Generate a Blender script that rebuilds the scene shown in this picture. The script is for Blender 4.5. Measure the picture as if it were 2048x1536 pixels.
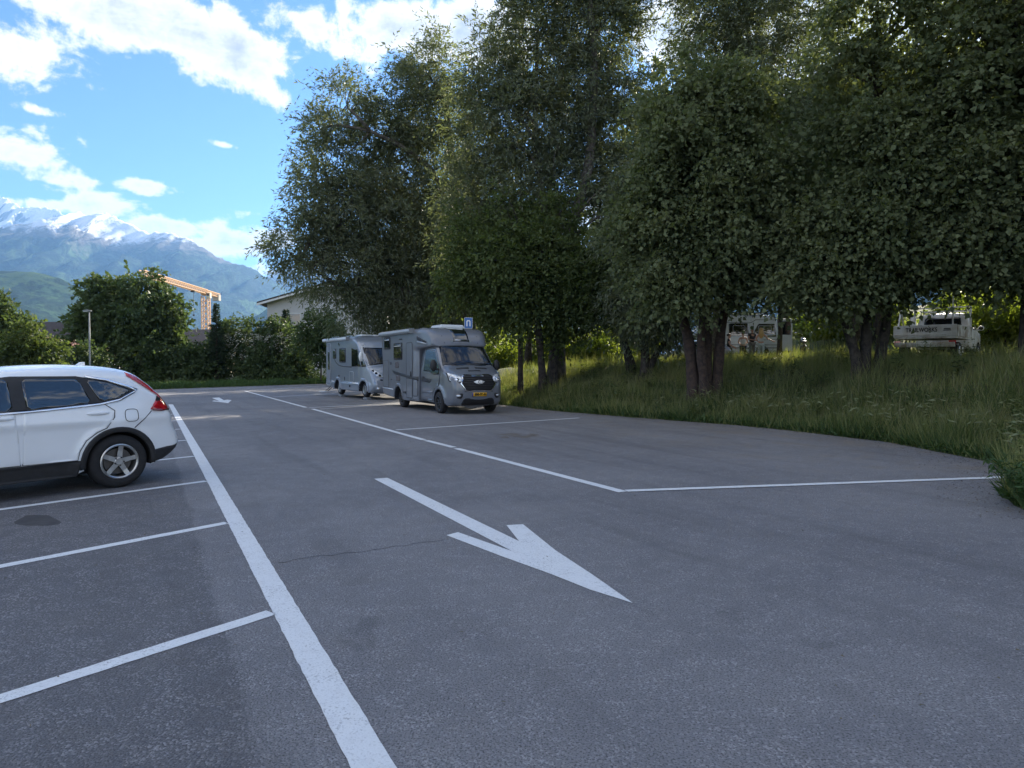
import bpy, bmesh, math, random
import numpy as np
from mathutils import Vector, Matrix, noise as mnoise
from mathutils.geometry import delaunay_2d_cdt

for o in list(bpy.data.objects):
    bpy.data.objects.remove(o)
scene = bpy.context.scene
col = scene.collection
RAD = math.radians
PI = math.pi

# ------------------------------------------------------------------ camera
F_PX, CAM_H = 1366.0, 1.63                       # focal length in photo pixels (2048 wide), eye height
PITCH = math.atan(39 / F_PX)
cam_data = bpy.data.cameras.new('camera')
cam_data.sensor_width = 36.0
cam_data.lens = 36.0 * F_PX / 2048.0
cam_data.clip_start, cam_data.clip_end = 0.05, 60000
cam = bpy.data.objects.new('camera', cam_data)
col.objects.link(cam)
cam.location = (0, 0, CAM_H)
cam.rotation_euler = (PI / 2 - PITCH, 0, 0)
scene.camera = cam

SUN_AZ, SUN_EL = RAD(31.0), RAD(23.5)            # clockwise from +Y (the view direction), above the horizon
SUN_DIR = (math.sin(SUN_AZ) * math.cos(SUN_EL), math.cos(SUN_AZ) * math.cos(SUN_EL), math.sin(SUN_EL))


def at(px, py, Y):
    """world point at depth Y metres seen at photo position px, py (used to measure the place)"""
    x, y = (px - 1024) / F_PX, -(py - 768) / F_PX
    c, s = math.cos(PITCH), math.sin(PITCH)
    d = (x, c + y * s, y * c - s)
    t = Y / d[1]
    return Vector((d[0] * t, Y, CAM_H + d[2] * t))


def ground(px, py):
    x, y = (px - 1024) / F_PX, -(py - 768) / F_PX
    c, s = math.cos(PITCH), math.sin(PITCH)
    d = (x, c + y * s, y * c - s)
    t = -CAM_H / d[2]
    return Vector((d[0] * t, d[1] * t, 0))


# ------------------------------------------------------------------ node helpers
def sock(nt, node_in, v):
    if isinstance(v, bpy.types.NodeSocket):
        nt.links.new(v, node_in)
    else:
        node_in.default_value = v


def M(nt, op, a, b=None, c=None, clamp=False):
    n = nt.nodes.new('ShaderNodeMath'); n.operation = op; n.use_clamp = clamp
    sock(nt, n.inputs[0], a)
    if b is not None: sock(nt, n.inputs[1], b)
    if c is not None: sock(nt, n.inputs[2], c)
    return n.outputs[0]


def VM(nt, op, a, b=None, out=0):
    n = nt.nodes.new('ShaderNodeVectorMath'); n.operation = op
    sock(nt, n.inputs[0], a)
    if b is not None: sock(nt, n.inputs[1], b)
    return n.outputs[out]


def MIX(nt, f, a, b):
    n = nt.nodes.new('ShaderNodeMix'); n.data_type = 'RGBA'
    sock(nt, n.inputs[0], f); sock(nt, n.inputs[6], a); sock(nt, n.inputs[7], b)
    return n.outputs[2]


def NOISE(nt, vec, scale, detail=4, rough=0.5, dist=0.0):
    n = nt.nodes.new('ShaderNodeTexNoise')
    if vec is not None: nt.links.new(vec, n.inputs['Vector'])
    n.inputs['Scale'].default_value = scale
    n.inputs['Detail'].default_value = detail
    n.inputs['Roughness'].default_value = rough
    n.inputs['Distortion'].default_value = dist
    return n.outputs[0]


def SMOOTH(nt, v, lo, hi, a=0.0, b=1.0):
    n = nt.nodes.new('ShaderNodeMapRange'); n.interpolation_type = 'SMOOTHSTEP'
    sock(nt, n.inputs[0], v)
    for k, x in enumerate((lo, hi, a, b)): n.inputs[k + 1].default_value = x
    return n.outputs[0]


def RGB(c):
    return (c[0], c[1], c[2], 1.0)


# ------------------------------------------------------------------ sky: Nishita with broken cumulus cloud
def build_world():
    w = bpy.data.worlds.new('World'); scene.world = w; w.use_nodes = True
    nt = w.node_tree; nt.nodes.clear()
    out = nt.nodes.new('ShaderNodeOutputWorld'); bg = nt.nodes.new('ShaderNodeBackground')
    bg.inputs[1].default_value = 0.1
    nt.links.new(bg.outputs[0], out.inputs[0])
    sky = nt.nodes.new('ShaderNodeTexSky'); sky.sky_type = 'NISHITA'; sky.sun_disc = False
    sky.sun_elevation = SUN_EL; sky.sun_rotation = SUN_AZ
    sky.altitude = 600; sky.air_density = 1.1; sky.dust_density = 0.35; sky.ozone_density = 1.6
    tc = nt.nodes.new('ShaderNodeTexCoord'); d = tc.outputs['Generated']
    sep = nt.nodes.new('ShaderNodeSeparateXYZ'); nt.links.new(d, sep.inputs[0])
    X, Y, Z = sep.outputs
    az = M(nt, 'ARCTAN2', X, Y)
    el = M(nt, 'ARCSINE', Z)
    comb = nt.nodes.new('ShaderNodeCombineXYZ')
    nt.links.new(az, comb.inputs[0]); nt.links.new(el, comb.inputs[1])
    ae = comb.outputs[0]
    den = M(nt, 'ADD', M(nt, 'MAXIMUM', Z, 0.0), 0.22)
    cp = nt.nodes.new('ShaderNodeCombineXYZ')
    nt.links.new(M(nt, 'DIVIDE', X, den), cp.inputs[0]); nt.links.new(M(nt, 'DIVIDE', Y, den), cp.inputs[1])
    nt.links.new(M(nt, 'MULTIPLY', Z, 2.2), cp.inputs[2])
    n1 = NOISE(nt, cp.outputs[0], 3.1, 14, 0.66, 0.25)
    n2 = NOISE(nt, cp.outputs[0], 1.1, 6, 0.55, 0.2)
    n3 = NOISE(nt, ae, 22, 12, 0.64, 0.3)
    # cloud banks that stand over the valley (azimuth, elevation, half sizes from the photograph)
    banks = [(330, 45, 260, 62, 1.0), (470, 110, 150, 70, 1.0), (545, 190, 60, 36, .8), (60, 110, 120, 60, .95), (170, 165, 60, 28, .6), (600, 40, 90, 50, .8),
             (90, 222, 85, 13, .62), (35, 300, 90, 45, .9), (110, 355, 90, 32, .75), (290, 376, 74, 20, .85), (215, 415, 80, 34, .95), (330, 455, 120, 30, 1.0), (455, 490, 110, 36, .95),
             (545, 475, 80, 34, .85), (515, 427, 48, 9, .6), (440, 290, 34, 10, .55), (60, 408, 100, 18, .7), (820, 60, 190, 75, 1.0), (720, 105, 90, 40, .8), (950, 60, 150, 85, 1.0),
             (1330, 60, 90, 75, 1.0), (1180, 470, 110, 90, .9), (1750, 90, 330, 170, .95), (480, 540, 150, 26, .6)]
    dens = None
    for px, py, rx, ry, st in banks:
        v = at(px, py, 1.0) - Vector((0, 0, CAM_H))
        v.normalize()
        a0, e0 = math.atan2(v.x, v.y), math.asin(v.z)
        k = math.sqrt(v.x ** 2 + v.y ** 2)
        sx, sy = rx / F_PX * 0.8, ry / F_PX * 0.85
        q = VM(nt, 'MULTIPLY', VM(nt, 'SUBTRACT', ae, (a0, e0, 0)), (1 / sx, 1 / sy, 0))
        g = M(nt, 'EXPONENT', M(nt, 'MULTIPLY', VM(nt, 'DOT_PRODUCT', q, q, 1), -0.75))
        dens = M(nt, 'MULTIPLY', g, st) if dens is None else M(nt, 'SMOOTH_MAX', dens, M(nt, 'MULTIPLY', g, st), 0.25)
    # outside the measured part of the sky the same kind of broken cloud simply goes on
    inside = M(nt, 'MULTIPLY', SMOOTH(nt, M(nt, 'ABSOLUTE', M(nt, 'ADD', az, 0.05)), 0.62, 0.95, 1, 0), SMOOTH(nt, el, 0.50, 0.75, 1, 0))
    general = M(nt, 'MULTIPLY', M(nt, 'SUBTRACT', 1.0, inside), SMOOTH(nt, n2, 0.38, 0.62, 0.1, 0.85))
    dens = M(nt, 'MAXIMUM', dens, general)
    fluff = M(nt, 'ADD', M(nt, 'MULTIPLY', M(nt, 'SUBTRACT', n1, 0.5), 1.5), M(nt, 'MULTIPLY', M(nt, 'SUBTRACT', n3, 0.5), 1.5))
    dens = M(nt, 'ADD', dens, fluff)
    cov = SMOOTH(nt, dens, 0.42, 0.72)
    thick = M(nt, 'MULTIPLY', SMOOTH(nt, dens, 0.62, 1.45), SMOOTH(nt, n1, 0.34, 0.62, 0.35, 1.0))
    # cumulus seen with the sun behind it is greyer than cumulus the sun shines on
    away = M(nt, 'SUBTRACT', 1.0, VM(nt, 'DOT_PRODUCT', d, tuple(SUN_DIR), 1))
    lit = SMOOTH(nt, away, 0.3, 1.7, 1.0, 1.7)
    cloud = VM(nt, 'SCALE', MIX(nt, thick, RGB((3.35, 3.25, 3.1)), RGB((1.5, 1.58, 1.85))))
    nt.links.new(lit, cloud.node.inputs['Scale'])
    skyc = VM(nt, 'MULTIPLY', sky.outputs[0], (0.27, 0.40, 0.585))
    nt.links.new(MIX(nt, cov, skyc, cloud), bg.inputs[0])


build_world()
sun_data = bpy.data.lights.new('sun', 'SUN')
sun_data.energy = 4.5; sun_data.angle = RAD(0.53); sun_data.color = (1.0, 0.9, 0.74)
sun = bpy.data.objects.new('sun', sun_data); col.objects.link(sun)
sd = Vector((math.sin(SUN_AZ) * math.cos(SUN_EL), math.cos(SUN_AZ) * math.cos(SUN_EL), math.sin(SUN_EL)))
sun.rotation_euler = sd.to_track_quat('Z', 'Y').to_euler()
sun.location = sd * 60

vs = scene.view_settings
vs.view_transform = 'Standard'; vs.look = 'None'; vs.gamma = 1.0; vs.exposure = 1.88
vs.use_curve_mapping = False
scene.cycles.use_denoising = True
scene.cycles.max_bounces = 6
scene.cycles.diffuse_bounces = 4
scene.cycles.transparent_max_bounces = 8
scene.cycles.volume_bounces = 1
scene.cycles.sample_clamp_indirect = 6
scene.cycles.caustics_reflective = False
scene.cycles.caustics_refractive = False


# ------------------------------------------------------------------ materials
MATS = {}


def mat(name, color, rough=0.6, metal=0.0, var=0.0, scale=6.0, color2=None, bump=0.0, bscale=40.0, coat=0.0, ior=None, transl=0.0, attr=False, spec=None):
    if name in MATS: return MATS[name]
    m = bpy.data.materials.new(name); m.use_nodes = True
    nt = m.node_tree; b = nt.nodes['Principled BSDF']
    b.inputs['Roughness'].default_value = rough
    b.inputs['Metallic'].default_value = metal
    b.inputs['Coat Weight'].default_value = coat
    b.inputs['Coat Roughness'].default_value = 0.04
    if ior: b.inputs['IOR'].default_value = ior
    if spec is not None: b.inputs['Specular IOR Level'].default_value = spec
    tc = nt.nodes.new('ShaderNodeTexCoord')
    c2 = color2 or tuple(x * (1 - var) for x in color)
    cs = None
    if var > 0 or color2:
        f = SMOOTH(nt, NOISE(nt, tc.outputs['Object'], scale, 6, 0.6), 0.35, 0.66)
        if attr:
            at_ = nt.nodes.new('ShaderNodeAttribute'); at_.attribute_name = 'var'
            f = M(nt, 'ADD', M(nt, 'MULTIPLY', f, 0.45), M(nt, 'MULTIPLY', at_.outputs['Fac'], 0.55))
        cs = MIX(nt, f, RGB(color), RGB(c2))
        nt.links.new(cs, b.inputs['Base Color'])
    else:
        b.inputs['Base Color'].default_value = RGB(color)
    if bump > 0:
        bn = nt.nodes.new('ShaderNodeBump'); bn.inputs['Strength'].default_value = bump; bn.inputs['Distance'].default_value = 0.02
        nt.links.new(NOISE(nt, tc.outputs['Object'], bscale, 6, 0.65), bn.inputs['Height'])
        nt.links.new(bn.outputs[0], b.inputs['Normal'])
    if transl > 0:
        t = nt.nodes.new('ShaderNodeBsdfTranslucent')
        if cs is not None: nt.links.new(VM(nt, 'MULTIPLY', cs, (1.5, 1.6, 0.7)), t.inputs[0])
        else: t.inputs[0].default_value = RGB(color)
        mx = nt.nodes.new('ShaderNodeMixShader'); mx.inputs[0].default_value = transl
        nt.links.new(b.outputs[0], mx.inputs[1]); nt.links.new(t.outputs[0], mx.inputs[2])
        nt.links.new(mx.outputs[0], nt.nodes['Material Output'].inputs[0])
    MATS[name] = m
    return m


# lane geometry measured on the ground plane
LANE = Vector((-0.470, 0.883, 0)); LANE.normalize()           # along the white edge line, away from the camera
STALL = Vector((0.618, 0.786, 0)); STALL.normalize()          # along the bay lines on the left
L0 = ground(572, 1222)                                        # a point on the left edge line
LNORM = Vector((LANE.y, -LANE.x, 0))                          # to the right of the line


def asphalt_material():
    m = bpy.data.materials.new('asphalt'); m.use_nodes = True
    nt = m.node_tree; b = nt.nodes['Principled BSDF']
    tc = nt.nodes.new('ShaderNodeTexCoord'); P = tc.outputs['Object']
    perp = M(nt, 'SUBTRACT', VM(nt, 'DOT_PRODUCT', P, tuple(LNORM), 1), L0.dot(LNORM))
    along = VM(nt, 'DOT_PRODUCT', P, tuple(LANE), 1)
    wob = M(nt, 'MULTIPLY', M(nt, 'SUBTRACT', NOISE(nt, P, 1.3, 3, .5), 0.5), 0.16)
    left = SMOOTH(nt, M(nt, 'ADD', perp, wob), -0.42, -0.36, 1, 0)          # the bays were laid separately
    lane_mid = SMOOTH(nt, M(nt, 'ADD', perp, wob), 0.95, 1.05, 0, 1)
    big = NOISE(nt, P, 0.28, 5, .6, .4)
    mid = NOISE(nt, P, 2.2, 6, .65)
    fine = NOISE(nt, P, 95, 2, .6)
    vor = nt.nodes.new('ShaderNodeTexVoronoi'); nt.links.new(P, vor.inputs['Vector']); vor.inputs['Scale'].default_value = 88
    sepc = nt.nodes.new('ShaderNodeSeparateColor'); nt.links.new(vor.outputs['Color'], sepc.inputs[0])
    chip = SMOOTH(nt, sepc.outputs[0], 0.55, 1.0)
    c = MIX(nt, SMOOTH(nt, big, .3, .7), RGB((.158, .154, .161)), RGB((.222, .215, .217)))
    c = MIX(nt, M(nt, 'MULTIPLY', left, 0.6), c, RGB((.092, .089, .094)))
    c = MIX(nt, M(nt, 'MULTIPLY', SMOOTH(nt, mid, .5, .72), 0.35), c, RGB((.20, .19, .185)))
    c = MIX(nt, M(nt, 'MULTIPLY', M(nt, 'MULTIPLY', chip, SMOOTH(nt, NOISE(nt, P, 5, 4, .6), .35, .65, .25, 1)), 0.62), c, RGB((.40, .39, .39)))
    c = MIX(nt, SMOOTH(nt, fine, .50, .64, 0, .75), c, RGB((.045, .044, .047)))
    # tyre-darkened stains and dusty brown patches near the verge
    st = SMOOTH(nt, NOISE(nt, P, 0.75, 4, .6, 1.2), .63, .74, 0, .32)
    c = MIX(nt, st, c, RGB((.05, .048, .05)))
    # tyre tracks run along the lane, and old repairs show as broad darker and lighter sheets
    tr = nt.nodes.new('ShaderNodeCombineXYZ'); nt.links.new(M(nt, 'MULTIPLY', perp, 1.6), tr.inputs[0]); nt.links.new(M(nt, 'MULTIPLY', along, .12), tr.inputs[1])
    c = MIX(nt, SMOOTH(nt, NOISE(nt, tr.outputs[0], 1.0, 5, .6, .3), .48, .72, 0, .38), c, RGB((.085, .082, .085)))
    c = MIX(nt, SMOOTH(nt, NOISE(nt, P, 0.16, 3, .5, .8), .56, .60, 0, .22), c, RGB((.25, .24, .235)))
    dust = M(nt, 'MULTIPLY', SMOOTH(nt, NOISE(nt, P, 0.9, 6, .65, .5), .45, .7), SMOOTH(nt, perp, 6.5, 10.5, 0, .5))
    c = MIX(nt, dust, c, RGB((.20, .165, .125)))
    nt.links.new(c, b.inputs['Base Color'])
    nt.links.new(SMOOTH(nt, mid, .3, .7, .72, .9), b.inputs['Roughness'])
    b.inputs['Specular IOR Level'].default_value = 0.35
    bn = nt.nodes.new('ShaderNodeBump'); bn.inputs['Strength'].default_value = 1.0; bn.inputs['Distance'].default_value = 0.005
    h = M(nt, 'ADD', M(nt, 'MULTIPLY', vor.outputs['Distance'], -0.9), M(nt, 'MULTIPLY', mid, 0.6))
    nt.links.new(h, bn.inputs['Height']); nt.links.new(bn.outputs[0], b.inputs['Normal'])
    return m


def paint_material():
    m = bpy.data.materials.new('road_paint'); m.use_nodes = True
    nt = m.node_tree; b = nt.nodes['Principled BSDF']
    tc = nt.nodes.new('ShaderNodeTexCoord'); P = tc.outputs['Object']
    worn = SMOOTH(nt, NOISE(nt, P, 70, 3, .7), .52, .66, 0, .85)
    big = SMOOTH(nt, NOISE(nt, P, 2.5, 5, .65), .42, .70, 0.3, 1)
    c = MIX(nt, M(nt, 'MULTIPLY', worn, big), RGB((.70, .71, .71)), RGB((.17, .17, .175)))
    c = MIX(nt, SMOOTH(nt, NOISE(nt, P, 9, 6, .7), .45, .8, 0, .35), c, RGB((.42, .41, .40)))
    nt.links.new(c, b.inputs['Base Color']); b.inputs['Roughness'].default_value = 0.75
    bn = nt.nodes.new('ShaderNodeBump'); bn.inputs['Strength'].default_value = .5; bn.inputs['Distance'].default_value = .004
    nt.links.new(NOISE(nt, P, 110, 2, .6), bn.inputs['Height']); nt.links.new(bn.outputs[0], b.inputs['Normal'])
    return m


def ground_material():
    m = bpy.data.materials.new('meadow_soil'); m.use_nodes = True
    nt = m.node_tree; b = nt.nodes['Principled BSDF']
    tc = nt.nodes.new('ShaderNodeTexCoord'); P = tc.outputs['Object']
    c = MIX(nt, SMOOTH(nt, NOISE(nt, P, .6, 8, .65), .35, .65), RGB((.055, .075, .022)), RGB((.10, .10, .045)))
    c = MIX(nt, SMOOTH(nt, NOISE(nt, P, 6, 6, .7), .5, .75, 0, .6), c, RGB((.04, .05, .018)))
    c = MIX(nt, SMOOTH(nt, NOISE(nt, P, .02, 4, .6), .45, .6, 0, .5), c, RGB((.09, .13, .035)))
    nt.links.new(c, b.inputs['Base Color']); b.inputs['Roughness'].default_value = .95
    bn = nt.nodes.new('ShaderNodeBump'); bn.inputs['Strength'].default_value = .8; bn.inputs['Distance'].default_value = .08
    nt.links.new(NOISE(nt, P, 9, 6, .7), bn.inputs['Height']); nt.links.new(bn.outputs[0], b.inputs['Normal'])
    return m


def mountain_material(name, snow_z, snow_soft, forest, meadow, rock):
    m = bpy.data.materials.new(name); m.use_nodes = True
    nt = m.node_tree; b = nt.nodes['Principled BSDF']
    tc = nt.nodes.new('ShaderNodeTexCoord'); P = tc.outputs['Object']
    geo = nt.nodes.new('ShaderNodeNewGeometry')
    sp = nt.nodes.new('ShaderNodeSeparateXYZ'); nt.links.new(P, sp.inputs[0])
    sn = nt.nodes.new('ShaderNodeSeparateXYZ'); nt.links.new(geo.outputs['Normal'], sn.inputs[0])
    n = NOISE(nt, P, .0011, 8, .65)
    n2 = NOISE(nt, P, .006, 8, .7)
    z = M(nt, 'ADD', sp.outputs[2], M(nt, 'ADD', M(nt, 'MULTIPLY', M(nt, 'SUBTRACT', n, .5), 900), M(nt, 'MULTIPLY', M(nt, 'SUBTRACT', n2, .5), 500)))
    c = MIX(nt, SMOOTH(nt, n2, .44, .58), RGB(forest), RGB(tuple(x * 2.2 for x in forest)))
    c = MIX(nt, SMOOTH(nt, NOISE(nt, P, .022, 5, .7), .45, .58, 0, .75), c, RGB(tuple(x * .45 for x in forest)))
    c = MIX(nt, SMOOTH(nt, NOISE(nt, P, .0022, 5, .6, .8), .57, .64), c, RGB(meadow))
    c = MIX(nt, SMOOTH(nt, z, snow_z - snow_soft * 1.7, snow_z - snow_soft * .6), c, RGB(rock))
    flat = SMOOTH(nt, M(nt, 'ADD', sn.outputs[2], M(nt, 'MULTIPLY', M(nt, 'SUBTRACT', n2, .5), .9)), .30, .56)
    snow = M(nt, 'MULTIPLY', SMOOTH(nt, z, snow_z - snow_soft * .5, snow_z + snow_soft * .5), M(nt, 'ADD', M(nt, 'MULTIPLY', flat, .9), .1))
    c = MIX(nt, snow, c, RGB((.86, .87, .9)))
    nt.links.new(c, b.inputs['Base Color']); b.inputs['Roughness'].default_value = .95
    b.inputs['Specular IOR Level'].default_value = .1
    bn = nt.nodes.new('ShaderNodeBump'); bn.inputs['Strength'].default_value = 1; bn.inputs['Distance'].default_value = 60
    nt.links.new(NOISE(nt, P, .012, 8, .75), bn.inputs['Height']); nt.links.new(bn.outputs[0], b.inputs['Normal'])
    return m


# ------------------------------------------------------------------ object helpers
def tag(o, label=None, cat=None, group=None, kind=None):
    if label: o['label'] = label
    if cat: o['category'] = cat
    if group: o['group'] = group
    if kind: o['kind'] = kind
    return o


def empty(name, loc=(0, 0, 0), rz=0.0, parent=None):
    o = bpy.data.objects.new(name, None); col.objects.link(o)
    o.empty_display_size = 0.1
    o.location = loc; o.rotation_euler = (0, 0, rz); o.parent = parent
    return o


def link_mesh(name, me, m, parent=None, smooth=False):
    o = bpy.data.objects.new(name, me); col.objects.link(o)
    if m is not None:
        for mm in (m if isinstance(m, (list, tuple)) else [m]): me.materials.append(mm)
    if smooth: me.polygons.foreach_set('use_smooth', [True] * len(me.polygons))
    o.parent = parent
    return o


class MB:
    def __init__(s): s.v, s.f, s.m = [], [], []

    def add(s, verts, faces, mi=0):
        k = len(s.v); s.v += [tuple(p) for p in verts]
        s.f += [tuple(i + k for i in f) for f in faces]; s.m += [mi] * len(faces)
        return s

    def box(s, c, d, rot=None, mi=0, taper=1.0):
        x, y, z = d[0] / 2, d[1] / 2, d[2] / 2
        vs = []
        for sz in (-1, 1):
            t = taper if sz > 0 else 1.0
            for sx, sy in ((-1, -1), (1, -1), (1, 1), (-1, 1)):
                p = Vector((sx * x * t, sy * y * t, sz * z))
                if rot is not None: p = rot @ p
                vs.append(p + Vector(c))
        return s.add(vs, [(0, 3, 2, 1), (4, 5, 6, 7), (0, 1, 5, 4), (1, 2, 6, 5), (2, 3, 7, 6), (3, 0, 4, 7)], mi)

    def beam(s, p, q, w, h=None, mi=0):
        p, q = Vector(p), Vector(q); d = q - p
        rot = d.to_track_quat('Z', 'Y').to_matrix()
        return s.box((p + q) / 2, (w, h or w, d.length), rot, mi)

    def tube(s, path, radii, n=8, cap=True, mi=0, squash=1.0):
        path = [Vector(p) for p in path]
        if not isinstance(radii, (list, tuple)): radii = [radii] * len(path)
        vs, fs = [], []
        ref = Vector((1, 0.2, 0.1))
        for i, p in enumerate(path):
            t = (path[min(i + 1, len(path) - 1)] - path[max(i - 1, 0)])
            t.normalize()
            a = ref - t * ref.dot(t)
            if a.length < 1e-3: a = Vector((0, 1, 0)) - t * t.y
            a.normalize(); ref = a
            b = t.cross(a)
            for k in range(n):
                an = 2 * PI * k / n
                vs.append(p + (a * math.cos(an) + b * math.sin(an) * squash) * radii[i])
        for i in range(len(path) - 1):
            for k in range(n):
                fs.append((i * n + k, i * n + (k + 1) % n, (i + 1) * n + (k + 1) % n, (i + 1) * n + k))
        if cap:
            fs.append(tuple(range(n - 1, -1, -1))); fs.append(tuple(range((len(path) - 1) * n, len(path) * n)))
        return s.add(vs, fs, mi)

    def lathe(s, prof, n=24, axis='z', c=(0, 0, 0), mi=0, closed=False):
        vs, fs = [], []
        for r, h in prof:
            for k in range(n):
                a = 2 * PI * k / n
                p = (r * math.cos(a), r * math.sin(a), h)
                if axis == 'y': p = (p[0], h, p[1])
                if axis == 'x': p = (h, p[0], p[1])
                vs.append((p[0] + c[0], p[1] + c[1], p[2] + c[2]))
        m = len(prof)
        for i in range(m if closed else m - 1):
            j = (i + 1) % m
            for k in range(n):
                fs.append((i * n + k, i * n + (k + 1) % n, j * n + (k + 1) % n, j * n + k))
        return s.add(vs, fs, mi)

    def prism(s, poly, axis, lo, hi, mi=0):
        n = len(poly)

        def P(a, b, h):
            return {'x': (h, a, b), 'y': (a, h, b), 'z': (a, b, h)}[axis]
        vs = [P(a, b, lo) for a, b in poly] + [P(a, b, hi) for a, b in poly]
        fs = [tuple(range(n - 1, -1, -1)), tuple(range(n, 2 * n))] + [(i, (i + 1) % n, n + (i + 1) % n, n + i) for i in range(n)]
        return s.add(vs, fs, mi)

    def ico(s, c, r, sub=2, mi=0, scale=(1, 1, 1), rough=0.0, seed=0):
        bm = bmesh.new(); bmesh.ops.create_icosphere(bm, subdivisions=sub, radius=1)
        vs = []
        for v in bm.verts:
            k = 1 + rough * mnoise.noise(v.co * 1.7 + Vector((seed * 3.1, 0, 0)))
            vs.append((c[0] + v.co.x * r * scale[0] * k, c[1] + v.co.y * r * scale[1] * k, c[2] + v.co.z * r * scale[2] * k))
        fs = [tuple(v.index for v in f.verts) for f in bm.faces]
        bm.free()
        return s.add(vs, fs, mi)

    def build(s, name, m, parent=None, smooth=False, fixn=True, bevel=0.0):
        me = bpy.data.meshes.new(name); me.from_pydata(s.v, [], s.f)
        me.polygons.foreach_set('material_index', s.m)
        if fixn:
            bm = bmesh.new(); bm.from_mesh(me); bmesh.ops.recalc_face_normals(bm, faces=bm.faces); bm.to_mesh(me); bm.free()
        o = link_mesh(name, me, m, parent, smooth)
        if bevel > 0:
            b = o.modifiers.new('bevel', 'BEVEL'); b.width = bevel; b.segments = 2; b.limit_method = 'ANGLE'
        return o


def sheet(name, pts, z, m, kind='structure'):
    me = bpy.data.meshes.new(name)
    me.from_pydata([(p[0], p[1], z) for p in pts], [], [tuple(range(len(pts)))])
    if me.polygons[0].normal.z < 0: me.flip_normals()
    return tag(link_mesh(name, me, m), kind=kind)


def copy_tree(o, parent=None):
    c = o.copy(); col.objects.link(c); c.parent = parent
    for ch in o.children: copy_tree(ch, c)
    return c


# ------------------------------------------------------------------ terrain
# edge of the asphalt along the grassy bank (X, Y, height of the bank there), from behind the camera round to the far end
BANK = [(9.5, -30, .3), (6.9, -6, .5), (6.0, 0, .6), (5.35, 4.5, .8), (5.5, 7.0, .9), (6.0, 8.3, 1.1), (7.25, 9.9, 1.3), (8.0, 11.3, 1.35), (7.9, 14.2, 1.35), (6.9, 16.7, 1.35), (6.0, 18.3, 1.35), (3.7, 21.0, 1.35), (1.3, 24.2, 1.3), (-.6, 28.0, 1.3), (-3.6, 34, 1.2), (-8.0, 41, 1.1), (-11.5, 48, .8), (-16.0, 57.5, .4)]
REST = [(-16.0, 57.5), (-22.7, 45.5), (-25.6, 40.2), (-23.6, 36.4), (-4.8, 1.0), (9.0, -25), (9.5, -30)]
LOT = [(p[0], p[1]) for p in BANK] + REST[1:6]
LOTP = np.array(LOT)


def inside_np(x, y, poly):
    r = np.zeros(x.shape, bool); n = len(poly)
    for i in range(n):
        x0, y0 = poly[i]; x1, y1 = poly[(i + 1) % n]
        c = ((y0 > y) != (y1 > y))
        xi = (x1 - x0) * (y - y0) / ((y1 - y0) if abs(y1 - y0) > 1e-12 else 1e-12) + x0
        r ^= c & (x < xi)
    return r


def chain_dist(x, y, pts):
    best = np.full(x.shape, 1e9); val = np.zeros(x.shape)
    for a, b in zip(pts[:-1], pts[1:]):
        dx, dy = b[0] - a[0], b[1] - a[1]; L = dx * dx + dy * dy
        t = np.clip(((x - a[0]) * dx + (y - a[1]) * dy) / max(L, 1e-12), 0, 1)
        d = np.hypot(x - a[0] - t * dx, y - a[1] - t * dy)
        k = d < best
        best = np.where(k, d, best)
        if len(a) > 2: val = np.where(k, a[2] + t * (b[2] - a[2]), val)
    return best, val


def sst(x, a, b):
    t = np.clip((x - a) / (b - a), 0, 1); return t * t * (3 - 2 * t)


def terrain(x, y):
    x, y = np.asarray(x, float), np.asarray(y, float)
    ins = inside_np(x, y, LOT)
    db, amp = chain_dist(x, y, BANK)
    dr, _ = chain_dist(x, y, REST)
    w = sst(dr - db, -1.0, 3.0)
    wob = .12 * np.sin(x * 1.3 + y * .7) + .09 * np.sin(x * .53 - y * 1.9) + .05 * np.sin(3.1 * x + 2.3 * y)
    bank = amp * sst(db, -.15, 5.2) + np.minimum(amp, 1) * (.045 * np.clip(db - 4.5, 0, 22) + .16 * np.clip(db - 21, 0, 120) + wob * sst(db, .3, 3))
    low = .06 + .05 * wob
    z = w * bank + (1 - w) * low * sst(dr, 0, .5)
    return np.where(ins, -.05, z + .01)


def tz(x, y):
    return float(terrain(np.array([x]), np.array([y]))[0])


def build_ground():
    def axis(lo, hi, step, far):
        core = list(np.arange(lo, hi + .01, step))
        s, v = step, hi
        up = []
        while v < far: s *= 1.22; v += s; up.append(v)
        s, v = step, lo
        dn = []
        while v > -far: s *= 1.22; v -= s; dn.append(v)
        return np.array(dn[::-1] + core + up)
    xs, ys = axis(-32, 34, .55, 17000), axis(-6, 66, .55, 17000)
    gx, gy = np.meshgrid(xs, ys)
    gz = terrain(gx, gy)
    nx, ny = len(xs), len(ys)
    me = bpy.data.meshes.new('ground')
    v = np.stack([gx.ravel(), gy.ravel(), gz.ravel()], 1)
    idx = np.arange(nx * ny).reshape(ny, nx)
    f = np.stack([idx[:-1, :-1], idx[:-1, 1:], idx[1:, 1:], idx[1:, :-1]], -1).reshape(-1, 4)
    me.from_pydata(v.tolist(), [], f.tolist())
    tag(link_mesh('ground', me, ground_material(), smooth=True), kind='structure')


build_ground()
ASPH = asphalt_material(); PAINT = paint_material()
# the asphalt edge is ragged: follow the boundary with small steps and jitter
rng = random.Random(4)
edge = []
for a, b in zip(LOT, LOT[1:] + LOT[:1]):
    n = max(1, int(math.hypot(b[0] - a[0], b[1] - a[1]) / .35))
    for k in range(n):
        t = k / n
        edge.append((a[0] + (b[0] - a[0]) * t + rng.uniform(-.05, .05), a[1] + (b[1] - a[1]) * t + rng.uniform(-.05, .05)))
EDGE = edge


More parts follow.
